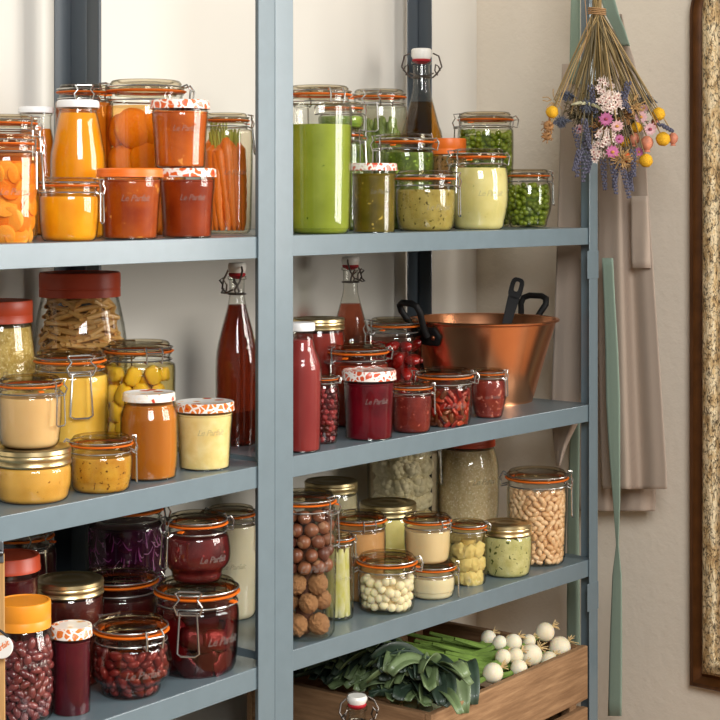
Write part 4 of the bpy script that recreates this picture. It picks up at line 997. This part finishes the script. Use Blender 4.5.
for k in range(14):
    top = k < 7; i = k % 7
    y = .05+i*.046+(0 if top else .02); xs = .45+.55*i/6; z0 = zt+(.022 if top else -.03)
    o0 = cr(.26*xs, y, z0)
    root = thing('leek', tuple(o0), LKLAB[k] if top else LKU, 'vegetable', 'leeks in the crate')
    mb = MB(); mb.tube([cr(.36*xs, y, z0-.030)-o0, cr(.31*xs, y, z0-.012)-o0, cr(.26*xs, y, z0-.002)-o0, cr(.19*xs, y, z0+.004)-o0], [.013, .0175, .017, .016], 12); mb.build('shaft', LKS if not top else LKM, root)
    nl = 11
    for q in range(nl):
        sp_ = (q-(nl-1)/2)
        a = cr(.23*xs, y, z0+.004+.002*q)
        b = cr(.17*xs, y+sp_*.005, z0+.026+.003*abs(sp_))
        hi = rl.uniform(.0, .035) if q % 3 else rl.uniform(.03, .06)
        L = rl.uniform(.0, .06)
        c = cr(.11*xs-L*.4, y+sp_*.014, z0+.03+hi)
        d = cr(.055-L*.9+rl.uniform(-.02, .03), y+sp_*.022+rl.uniform(-.015, .015), z0+.0+hi*.75+rl.uniform(-.012, .012))
        d.z = max(d.z, zt+.007)
        rows = strap(bez(a-o0, b-o0, c-o0, d-o0, 12), rl.uniform(.0105, .0155), rl.uniform(.3, 1.0), Vector((0, 0, 1))+ey_*rl.uniform(-.6, .6), tip=rl.uniform(.8, 1.1))
        mb = MB(); mb.grid(rows); lf = mb.build('leaf', LKD if rl.random() < .58 else LKM, root, sharp=30); solid(lf, .0014, 0)
fr = bpy.data.objects['leek']
for (ux, dz, mt) in ((.05, .01, LKD), (.095, -.02, LKM), (.125, -.012, LKD), (.02, .012, LKD)):
    o0 = fr.location; a = cr(ux+.09, .07, zt+.02); b = cr(ux+.06, .05, zt+.06); c = cr(ux+.02, .015, zt+.045); d = cr(ux, -.006, zt+dz)
    mb = MB(); mb.grid(strap(bez(a-o0, b-o0, c-o0, d-o0), .015, .35, tip=.6)); solid(mb.build('leaf', mt, fr, sharp=0), .0014, 0)
# spring onions: white bulbs to the right, green stems running left
BULB = jam('onion_bulb', (222, 206, 168), (240, 230, 206), 14, sss=.35); ROOT = plain('dry_root', (206, 176, 122), .8); OST = plain('onion_stem', (104, 130, 54), .45, 0, .2, var=.25, sc=30)
BL = [(493, 673, 10.2, .036), (545, 632, 9.5, .062), (560, 647, 10.6, .038), (531, 655, 11.3, .04), (513.5, 642.5, 8.6, .075), (500, 643, 7.4, .095), (488.5, 638, 7.8, .141), (515.5, 655.5, 8, .045), (519, 668, 8.4, .032), (549, 660, 8.6, .032), (503, 657, 8, .06), (529, 641, 6.8, .07)]
BLAB = ['spring onion bulb furthest left, against the front plank', 'spring onion bulb raised highest at the back of the crate', 'spring onion bulb furthest right in the crate', 'large round spring onion bulb in the middle of the bunch', 'spring onion bulb behind the middle of the bunch', 'small spring onion bulb behind the left of the bunch', 'spring onion bulb furthest back in the bunch', 'spring onion bulb partly covered by the large round one', 'spring onion bulb low at the front of the bunch', 'spring onion bulb half hidden behind the front plank at right', 'spring onion bulb just behind the leftmost one', 'spring onion bulb at the back between two others']
for (u, v, r, y), lab in zip(BL, BLAB):
    P0 = cr(0, y, 0); q = ray(u); det = q[0]*(-ex_.y)+ex_.x*q[1]; t = (P0.x*(-ex_.y)+ex_.x*P0.y)/det   # where the sight line crosses the row y
    c = Vector((q[0]*t, q[1]*t, zpix(v, t))); R = r*t/FPX
    root = thing('spring_onion', tuple(c), lab, 'vegetable', 'spring onions in the crate')
    d = (-ex_+ey_*rl.uniform(.15, .55)+Vector((0, 0, -.45))).normalized()
    M = d.to_track_quat('Z', 'Y').to_matrix().to_4x4()
    mb = MB(); mb.ball((0, 0, 0), R, 20, 14, M, fn=lambda p: 1+.35*max(0, p.z-.72)); mb.build('bulb', BULB, root)
    mb = MB()
    for k in range(16):
        a = rl.uniform(0, 2*PI); e = Vector((math.cos(a)*.5, math.sin(a)*.5, -rl.uniform(.5, 1))).normalized()
        b0 = M @ Vector((0, 0, -R*.93)); e = M @ e
        mb.tube([b0, b0+e*R*.45+Vector((0, 0, .001)), b0+e*R*rl.uniform(.7, 1.1)+Vector((0, 0, -.002))], .0007, 4)
    mb.build('roots', ROOT, root)
    L = rl.uniform(.17, .22)
    for s in range(3):
        e1 = M @ Vector((0, 0, R*.9)); sd = ey_*((s-1)*.016)
        zg = zt+.030+.06*y-c.z                       # the stems lie on the leeks
        e2 = -ex_*L*.45+ey_*L*.22+sd*.7; e2.z = zt-.012+.004*s-c.z; e3 = -ex_*L*1.05+sd*1.8+ey_*L*.75; e3.z = zg+rl.uniform(-.008, .014)
        mb = MB(); mb.tube(bez(e1, e1+d*.03, e2, e3, 9), [.0046, .005, .0054, .0058, .006, .006, .0058, .0054, .0046, .0035], 7); mb.build('green_stem', OST, root)
# ------------------------------------------------------------ mirror on the right wall
def moulding(profile, path, mats_idx, mb):
    """sweep a (inset, height) profile along a closed path of (y, z, ny, nz) with inward normals"""
    n = len(path); m = len(profile); vs = []
    for (y, z, ny, nz_) in path:
        for (o, h) in profile: vs.append((XW-.002-h, y+ny*o, z+nz_*o))
    fs = []
    for i in range(n):
        i2 = (i+1) % n
        for k in range(m-1): fs.append((i*m+k, i*m+k+1, i2*m+k+1, i2*m+k))
    mb.add(vs, fs)
mY, _ = onX(689.5, XW-.03); Zm = mY.x*Fx+mY.y*Fy; y1 = mY.y; zb_ = zpix(685.5, Zm); ztp = zpix(-46, Zm); WM = .62; y0 = y1-WM
path = []; rc = .022
def arc(cy_, cz_, r, a0, a1, n):
    for i in range(n+1):
        a = a0+(a1-a0)*i/n; path.append((cy_+r*math.cos(a), cz_+r*math.sin(a), -math.cos(a), -math.sin(a)))
rt_ = .13
arc(y1-rt_, ztp-rt_, rt_, 0, PI/2, 14); arc(y0+rt_, ztp-rt_, rt_, PI/2, PI, 14)
path += [(y0, zb_, 1, 1), (y1, zb_, -1, 1)]
mir = thing('wall_mirror', (0, 0, 0), 'antique gilt mirror with a rounded top hanging on the plaster wall', 'mirror')
DKW = wood('dark_moulding', (52, 34, 22), (104, 66, 38), 2, 5, .4); CVW = plain('bole_cove', (104, 64, 30), .35, .35, .3, var=.25, sc=30)
def gilt():
    t = NT('worn_gilding'); p = t.pr(Metallic=.6, Roughness=.45)
    v = t.coord('Object', (1, 1, .45)); v2 = t.coord('Object', 1.0); n1 = t.noise(v2, 90, 5, .7); n2 = t.noise(v, 60, 6, .7)
    ad = t.n('ShaderNodeVectorMath', operation='MULTIPLY_ADD'); nn = t.n('ShaderNodeTexNoise'); nn.inputs['Scale'].default_value = 70; t.l(v, nn.inputs['Vector']); t.l(nn.outputs['Color'], ad.inputs[0]); ad.inputs[1].default_value = (.03,)*3; t.l(v, ad.inputs[2])
    vo = t.n('ShaderNodeTexVoronoi', feature='DISTANCE_TO_EDGE'); vo.inputs['Scale'].default_value = 120; t.l(ad.outputs[0], vo.inputs['Vector'])
    base = t.ramp(n2, [(.30, lin((140, 104, 62))), (.44, lin((204, 172, 122))), (.58, lin((236, 216, 176))), (.74, lin((186, 146, 94)))])
    cr_ = t.ramp(vo.outputs[0], [(.0, (1, 1, 1)), (.16, (0, 0, 0))]); mk = t.ramp(n1, [(.44, (0, 0, 0)), (.52, (1, 1, 1))])
    mu = t.n('ShaderNodeMath', operation='MULTIPLY'); t.l(cr_, mu.inputs[0]); t.l(mk, mu.inputs[1])
    mx = t.n('ShaderNodeMix', data_type='RGBA'); t.l(mu.outputs[0], mx.inputs[0]); t.l(base, mx.inputs[6]); mx.inputs[7].default_value = lin((40, 27, 16)); t.l(mx.outputs[2], p.inputs['Base Color'])
    t.l(t.bump(n2, .8, .006), p.inputs['Normal']); return t.m
GILT = gilt()
mb = MB(); moulding([(0, 0), (0, .028), (.002, .031), (.006, .031), (.008, .027)], path, None, mb); mb.build('outer_moulding', DKW, mir)
mb = MB(); moulding([(.008, .027), (.013, .017), (.020, .013), (.027, .018), (.031, .026)], path, None, mb); mb.build('cove', CVW, mir)
mb = MB(); moulding([(.031, .026), (.034, .038), (.042, .048), (.053, .050), (.063, .046), (.069, .036), (.071, .026)], path, None, mb); mb.build('gilt_band', GILT, mir)
mb = MB(); moulding([(.071, .026), (.078, .024), (.083, .018), (.084, .008)], path, None, mb); mb.build('inner_moulding', plain('gold_sight_edge', (160, 112, 50), .4, .7, var=.2), mir)
mb = MB(); mb.add([(XW-.010, y+ny*.083, z+nz_*.083) for y, z, ny, nz_ in path], [tuple(range(len(path)))]); mb.build('mirror_glass', plain('silvering', (225, 225, 220), .03, 1.0), mir, smooth=False)
mb = MB(); mb.add([(XW-.0015, y, z) for y, z, ny, nz_ in path], [tuple(range(len(path)))]); mb.build('backing_board', DKW, mir, smooth=False)
# ------------------------------------------------------------ wooden board and tag, left edge
bp, Zb = UL.hit(-14, -.03)
bd = thing('wooden_board', (0, 0, 0), 'pale wooden board with a metal corner plate at the left edge beside the kidney beans', 'board')
def bp3(u, v, dz=0): q = ray(u); return Vector((q[0]*(Zb+dz), q[1]*(Zb+dz), zpix(v, Zb+dz)))
def slab(px, dz0, dz1, name, mat, parent, bw=.0015):
    mb = MB(); n = len(px); vs = [bp3(u, v, dz0) for u, v in px]+[bp3(u, v, dz1) for u, v in px]
    mb.add(vs, [tuple(range(n)), tuple(range(2*n-1, n-1, -1))]+[(i, n+i, n+(i+1) % n, (i+1) % n) for i in range(n)]); return bev(mb.build(name, mat, parent, smooth=False), bw)
BW = wood('pale_oak', (178, 132, 78), (216, 176, 120), 2, 7, .5)
vfl = HYP+ZC*FPX/Zb
slab([(-46, 553), (4.5, 553), (8.5, vfl-1), (-46, vfl-1)], 0, .022, 'board', BW, bd)
slab([(-40, 541), (3.4, 541), (3.9, 563), (-40, 563)], -.0028, -.0002, 'corner_plate', plain('grey_plate', (128, 134, 138), .4, .8), bd)
mb = MB(); c_ = bp3(.5, 553, -.003); mb.ball(tuple(c_), .0042, 10, 6); mb.build('rivet', plain('grey_rivet', (96, 98, 100), .35, 1.0), bd)
tg = thing('round_tag', tuple(bp3(1.5, 647, -.012)), 'round white tag with orange lettering hanging on a black cord over the board', 'tag')
tr_ = 11.6*Zb/FPX; fw = Vector((Fx, Fy, 0)); M = Matrix((( Rx, 0, -Fx), (Ry, 0, -Fy), (0, 1, 0))).to_4x4()
mb = MB(); mb.lathe([(0, -.002), (tr_*.93, -.002), (tr_, -.0012), (tr_, .0012), (tr_*.93, .002), (0, .002)], 36); mb.v = [tuple(M @ Vector(p)) for p in mb.v]; mb.build('disc', PORC, tg)
vs_t, fs_t = SCRIPT_B; wd = max(v[0] for v in vs_t)-min(v[0] for v in vs_t); k = tr_*1.55/wd
mb = MB(); mb.add([M @ (Matrix.Rotation(.62, 3, 'Z') @ Vector((x*k, (y-.3)*k, 0))+Vector((0, 0, .0022+max(0, z)*.01))) for x, y, z in vs_t], fs_t); lt = mb.build('orange_lettering', plain('orange_print', (232, 120, 30), .5), tg, smooth=False)
mb = MB(); a = bp3(-6, 627, -.014)-tg.location; b = bp3(8.5, 637, -.013)-tg.location; mb.tube([bp3(-30, 612, -.012)-tg.location, a, (a+b)/2+Vector((0, 0, .0008)), b], .0016, 6); mb.build('cord', plain('black_cord', (24, 22, 22), .7), tg)
# ------------------------------------------------------------ apron hanging in the gap beside the shelving
LIN = linen('oatmeal_linen', (180, 162, 145)); GRN = linen('sage_tape', (142, 160, 142), 300)
apron = thing('apron', tuple(Vector((2.94, 1.85, 0))), 'oatmeal linen apron with sage green straps hanging behind the right-hand shelf post', 'apron')
def cloth(rows, X, n, name, mat, amp=.0, freq=3.0, ph=0.0, thick=.0014, grow=1.0, dx=0.0, sub=5):
    rr = []
    for i in range(len(rows)-1):
        for k in range(sub):
            t = k/sub; t = t*t*(3-2*t) if False else t; rr.append(tuple(a+(b-a)*t for a, b in zip(rows[i], rows[i+1])))
    rr.append(rows[-1]); pts = []
    for i, (v, ul, ur) in enumerate(rr):
        q = i/(len(rr)-1); line = []
        for k in range(n+1):
            s = k/n; u = ul+(ur-ul)*s
            f = amp*(.25+.75*q**grow)*(math.sin(freq*2*PI*s+ph+.6*q)+.4*math.sin(freq*3.7*PI*s+ph*2+1.3*q))
            P, Z = onX(u, X+f+dx*q); P.z = zpix(v, Z); line.append(P-apron.location)
        pts.append(line)
    mb = MB(); mb.grid(pts); o = mb.build(name, mat, apron, sharp=0); solid(o, thick, 0); return o
cloth([(64, 562, 589), (120, 560.5, 590), (190, 558.5, 590), (260, 556.5, 590), (330, 554, 590), (370, 552.5, 590), (400, 551.5, 587.5), (425, 552, 577), (445, 554, 567), (466, 556.5, 560)], 2.905, 16, 'side_flap', LIN, .010, .9, .5)
cloth([(14, 618, 622), (38, 610, 627), (60, 603, 634), (90, 600, 641), (150, 599, 645.5), (190, 598, 648), (250, 597.5, 652), (330, 598, 657.5), (400, 599, 662), (470, 601, 666.5), (489, 602, 667), (494, 640, 667)][:-1], 2.955, 30, 'front_panel', LIN, .016, 1.6, 1.0, grow=.8)
cloth([(110, 572, 600), (260, 573, 640), (400, 574, 650), (480, 577, 655), (500, 578, 656), (511, 580, 655)], 3.025, 24, 'back_panel', LIN, .008, 2.2, .2)
cloth([(196, 631, 647.5), (230, 631, 649.5), (268, 631.5, 651)], 2.938, 8, 'pocket', LIN, .006, .6, 2.2)
cloth([(258, 602, 613), (300, 604, 615), (350, 605.5, 618), (400, 606, 620), (450, 609, 620), (500, 613, 620), (545, 616.2, 618.4), (575, 612.5, 621.5), (640, 610, 622), (716, 608, 621.5)], 2.905, 6, 'waist_strap', GRN, .003, .7, .4)
cloth([(414, 571, 580), (470, 569, 579.5), (520, 567.5, 579), (600, 567, 580), (700, 567, 581)], 2.985, 6, 'waist_strap', GRN, .003, .8, 1.4)
cloth([(-79, 591, 597), (-40, 576, 584), (0, 571, 580), (45, 570, 580), (84, 569.5, 580.5)], 2.845, 5, 'neck_strap', GRN, .002, .7, dx=.05)
cloth([(-79, 592, 598), (-40, 595, 603), (-10, 598, 612), (15, 606, 619), (30, 614, 625), (46, 622, 630)], 2.845, 6, 'neck_strap', GRN, .003, .8, dx=.085)
# ------------------------------------------------------------ dried flowers tied to the post
ZB = 3.205
bq = thing('dried_bouquet', tuple(at(597, 12, ZB)), 'bunch of dried flowers hanging upside down from the top of the right-hand post', 'flowers')
O = Vector(bq.location); rf = random.Random(21)
STM = [plain('dry_stem_%d' % k, c, .7) for k, c in enumerate([(138, 112, 62), (112, 94, 54), (92, 80, 52), (160, 132, 84)])]
def B(u, v, dz=0.0): return at(u, v, ZB+dz)-O
def stem(u, v, dz=0.0, r=.0014, mat=None):
    a = B(597+rf.uniform(-6, 6), -22, rf.uniform(-.012, .012)); b = B(597+rf.uniform(-4.5, 4.5), 12, rf.uniform(-.012, .012)); e = B(u, v, dz)
    m = b+(e-b)*.5+Vector((rf.uniform(-.008, .008), rf.uniform(-.008, .008), .01))
    mb = MB(); mb.tube([a, b]+bez(b, b+(m-b)*.7, m, e, 7)[1:], r, 5); mb.build('stem', mat or rf.choice(STM), bq)
PX = 1/FPX*ZB
def fuzz(p): return 1+.10*nz(p, 9, 3)
YEL = plain('craspedia_yellow', (222, 166, 24), .8, var=.25, sc=420, bump=.8)
for u, v, r, dz in [(552, 112, 6.2, -.02), (658.5, 114, 6.6, -.02), (663, 139, 7, -.035), (646, 160.5, 6.7, -.04), (637, 127, 5.8, -.01), (624.5, 142, 5.2, .0)]:
    stem(u, v, dz); mb = MB(); mb.ball(B(u, v, dz), r*PX, 22, 16, fn=fuzz); mb.build('craspedia_ball', YEL, bq)
def face():   # towards the viewer, a little down, jittered
    return (Vector((-Fx, -Fy, -.35))+Vector((rf.uniform(-.4, .4), rf.uniform(-.4, .4), rf.uniform(-.4, .3)))).normalized()
def daisy(u, v, r, dz, c, cc):
    stem(u, v, dz); R = r*PX*1.15; M = face().to_track_quat('Z', 'Y').to_matrix(); P = B(u, v, dz); n = 11
    mb = MB()
    for ring, (rr, h, k0) in enumerate(((1.0, .0, 0), (.80, .10, .5))):
        for k in range(n):
            a = 2*PI*(k+k0)/n; ca, sa = math.cos(a), math.sin(a)
            def q(x, y, z): return P+M @ Vector((x*ca-y*sa, x*sa+y*ca, z))
            w = R*.15
            mb.add([q(R*.12, -w*.5, 0), q(R*.12, w*.5, 0), q(R*.62*rr, w, h*R*.7), q(R*rr, 0, h*R), q(R*.62*rr, -w, h*R*.7)], [(0, 1, 2, 3, 4)])
    d = mb.build('daisy', c, bq, smooth=False); solid(d, .0004, 0)
    mb = MB(); mb.ball(P+M @ Vector((0, 0, R*.10)), (R*.26, R*.26, R*.2), 10, 6); mb.build('daisy_centre', cc, d)
MAG = plain('magenta_petal', (186, 100, 144), .7, var=.15); PNK = plain('pale_pink_petal', (232, 188, 190), .7, var=.1); CEN = plain('daisy_centre', (196, 138, 60), .8); CEN2 = plain('daisy_centre_dark', (150, 60, 80), .8)
for u, v, r, dz, c, cc in [(606, 119, 6.8, -.045, MAG, CEN2), (617, 126, 6.4, -.05, PNK, CEN), (612.5, 152, 6.6, -.05, MAG, CEN), (619.5, 139, 4.6, -.05, MAG, CEN2), (641, 117, 6.6, -.02, PNK, CEN), (650, 129, 7.0, -.01, PNK, CEN2), (579.5, 129, 5, .0, PNK, CEN2), (639, 152, 4.8, -.02, MAG, CEN), (644, 108, 4.5, 0, PNK, CEN)]: daisy(u, v, r, dz, c, cc)
STA = plain('statice_petal', (240, 220, 206), .75, var=.12, sc=300); STC = plain('statice_eye', (150, 84, 80), .8)
def statice(cu, cv, su, sv, n, dz):
    mb = MB()
    for k in range(n):
        a, q = rf.uniform(0, 2*PI), math.sqrt(rf.random()); u, v = cu+su*q*math.cos(a), cv+sv*q*math.sin(a)
        P = B(u, v, dz-.02*(1-q)); R = rf.uniform(2.8, 3.8)*PX; M = face().to_track_quat('Z', 'Y').to_matrix(); s0 = rf.uniform(0, 6)
        mb.cur = 0
        for j in range(5):
            b = 2*PI*j/5+s0; ca, sa = math.cos(b), math.sin(b)
            def w(x, y, z): return P+M @ Vector((x*ca-y*sa, x*sa+y*ca, z))
            mb.add([w(0, 0, 0), w(R*.55, -R*.3, R*.25), w(R, 0, R*.3), w(R*.55, R*.3, R*.25)], [(0, 1, 2, 3)])
        mb.cur = 1; mb.ball(P+M @ Vector((0, 0, R*.1)), R*.25, 6, 4)
        mb.cur = 0; mb.tube([P, P+(B(cu, cv-18, dz)-P)*.5], .0006, 4)
    mb.build('statice_spray', [STA, STC], bq, smooth=False); stem(cu, cv-4, dz); stem(cu-4, cv, dz)
statice(606, 88, 9, 12, 22, -.02); statice(611, 103, 13, 11, 40, -.035); statice(607, 138, 12, 9, 26, -.03); statice(596, 152, 8, 10, 16, -.015)
THI = plain('thistle_blue', (88, 92, 104), .7, var=.25, sc=200); THB = plain('thistle_bract', (176, 172, 138), .7, var=.2)
def thistle(u, v, r, dz, pale=False):
    stem(u, v, dz); P = B(u, v, dz); R = r*PX; mb = MB(); mb.ball(P, R*.42, 12, 8, fn=fuzz)
    n = 70
    for k in range(n):
        z = 1-2*(k+.5)/n; a = k*2.39996; w = math.sqrt(1-z*z); d = Vector((w*math.cos(a), w*math.sin(a), z)); mb.tube([P+d*R*.35, P+d*R*rf.uniform(.6, .85)], [.0016, .0003], 4, caps=False)
    o = mb.build('thistle', THI, bq)
    mb = MB(); ax = Vector((rf.uniform(-.3, .3), rf.uniform(-.3, .3), 1)).normalized(); M = ax.to_track_quat('Z', 'Y').to_matrix()
    for k in range(13):
        a = 2*PI*k/13; d = M @ Vector((math.cos(a), math.sin(a), .25)); e = M @ Vector((math.cos(a), math.sin(a), -.1)); s = M @ Vector((-math.sin(a), math.cos(a), 0))
        L = R*(1.3 if pale else 1.05)
        mb.add([P+d*R*.3-s*R*.06, P+d*R*.3+s*R*.06, P+d*L*.7+s*R*.07, P+e*L*1.15, P+d*L*.7-s*R*.07], [(0, 1, 2, 3, 4)])
    b = mb.build('bract', THB if pale else THI, o, smooth=False); solid(b, .0005, 0)
thistle(567, 96, 9, .0); thistle(561, 122, 9.5, -.01); thistle(587, 106, 11, -.03, True); thistle(648, 100, 8.5, .02); thistle(598, 118, 7, .0)
LAV = plain('lavender_bud', (88, 86, 102), .85, var=.3, sc=250)
def lavender(u0, v0, u1, v1, dz, n=11):
    stem(u0, v0, dz, .0009, STM[2]); a, b = B(u0, v0, dz), B(u1, v1, dz-.012); mb = MB(); mb.tube([a, b], .0007, 4)
    for k in range(n):
        t = k/(n-1)
        for q in range(4):
            an = q*PI/2+k*.8; off = Vector((math.cos(an), math.sin(an), rf.uniform(-.3, .3)))*.0058*(1-.5*t); P = a+(b-a)*t+off
            mb.ball(P, (.0017, .0017, .0026), 6, 4)
    mb.build('lavender_sprig', LAV, bq)
for l in [(584, 138, 577, 176), (588, 140, 583, 181), (592, 146, 588, 172), (580, 150, 574, 170), (603, 160, 605, 189), (612, 160, 616, 193), (617, 165, 614, 187), (622, 165, 629, 197), (633, 150, 634, 176), (628, 172, 632, 190), (575, 128, 581, 160), (660, 124, 672, 131), (590, 86, 596, 112), (628, 82, 624, 106), (620, 92, 630, 112), (584, 120, 590, 148)]: lavender(*l, dz=rf.uniform(-.05, -.005))
POD = plain('dry_pod', (196, 122, 92), .6, var=.25, sc=120); PODO = plain('orange_pod', (206, 92, 40), .6, var=.2)
def pod(u, v, r, dz, m):
    stem(u, v-r*.8, dz); P = B(u, v, dz); R = r*PX; mb = MB()
    mb.lathe([(0, R*1.0), (R*.35, R*.95), (R*.75, R*.55), (R*.88, R*.05), (R*.74, -R*.5), (R*.42, -R*.85), (R*.34, -R*.95), (R*.5, -R*1.25), (R*.38, -R*1.15), (R*.2, -R*.95), (0, -R*.9)], 12, tuple(P)); mb.build('seed_pod', m, bq)
for a in [(647, 143, 7.2, -.03, POD), (673, 138.5, 5.8, -.02, POD), (634.5, 139, 6, -.01, POD), (627, 157, 4.2, -.04, PODO), (655, 122, 4.5, 0, POD)]: pod(*a)
NIG = plain('dry_brown', (156, 112, 66), .8, var=.3, sc=150); FUZ = plain('dry_grass', (190, 150, 96), .8)
def tuft(u, v, r, dz, m, n, name, ball=.5):
    stem(u, v, dz); P = B(u, v, dz); R = r*PX; mb = MB()
    if ball: mb.ball(P, R*ball, 10, 7, fn=fuzz)
    for k in range(n):
        d = Vector((rf.gauss(0, 1), rf.gauss(0, 1), rf.gauss(-.2, 1))).normalized(); s = d.orthogonal().normalized()*R*.25
        mb.tube([P+d*R*.3, P+d*R*.8+s, P+d*R*1.25+s*.3], .0009, 4, caps=False)
    mb.build(name, m, bq)
tuft(548.5, 126, 7, -.02, NIG, 26, 'nigella_pod', .75); tuft(547, 136, 6, -.02, NIG, 24, 'nigella_pod', .75); tuft(621, 158, 10, -.045, FUZ, 60, 'grass_tuft', .0); tuft(632, 160, 7, -.03, FUZ, 40, 'grass_tuft', .0); tuft(632, 104, 11, -.02, FUZ, 50, 'grass_tuft', .0); tuft(626, 115, 8, -.02, NIG, 40, 'grass_tuft', .0); tuft(554, 100, 10, .01, FUZ, 14, 'grass_tuft', .0); tuft(600, 128, 9, -.01, NIG, 40, 'grass_tuft', .0); tuft(590, 132, 9, .0, LAV, 40, 'grass_tuft', .0); tuft(573, 108, 9, .0, STM[2], 30, 'grass_tuft', .0)
DKF = plain('dark_dry_foliage', (86, 78, 56), .8, var=.3, sc=120)
for u, v, r, dz in [(590, 95, 12, .015), (602, 112, 12, .02), (618, 112, 12, .02), (634, 118, 12, .015), (590, 120, 12, .015), (606, 132, 13, .02), (626, 135, 12, .015), (578, 116, 9, .015), (640, 104, 10, .02), (594, 142, 10, .01)]: tuft(u, v, r, dz, DKF, 46, 'dry_foliage', .0)
for k in range(26):
    u = rf.uniform(568, 656); stem(u, 95+rf.uniform(-8, 30)-abs(u-605)*.2, rf.uniform(-.03, .03), rf.uniform(.0014, .0022))
mb = MB()
for k in range(4):
    zz = -.004+k*.0035; mb.tube([(.017*math.cos(2*PI*i/20)*1.0, .017*math.sin(2*PI*i/20), zz+.002*math.sin(2*PI*i/20)) for i in range(20)], .0012, 5, True)
mb.build('twine', plain('jute_twine', (170, 130, 86), .9), bq)
mb = MB(); mb.tube([B(584, -14, -.02), B(586, 12, -.025), B(587.5, 35, -.02), B(583, 50, -.02), B(577.5, 62, -.015)], .0007, 5); mb.build('twine_end', plain('jute_twine', (170, 130, 86), .9), bq)
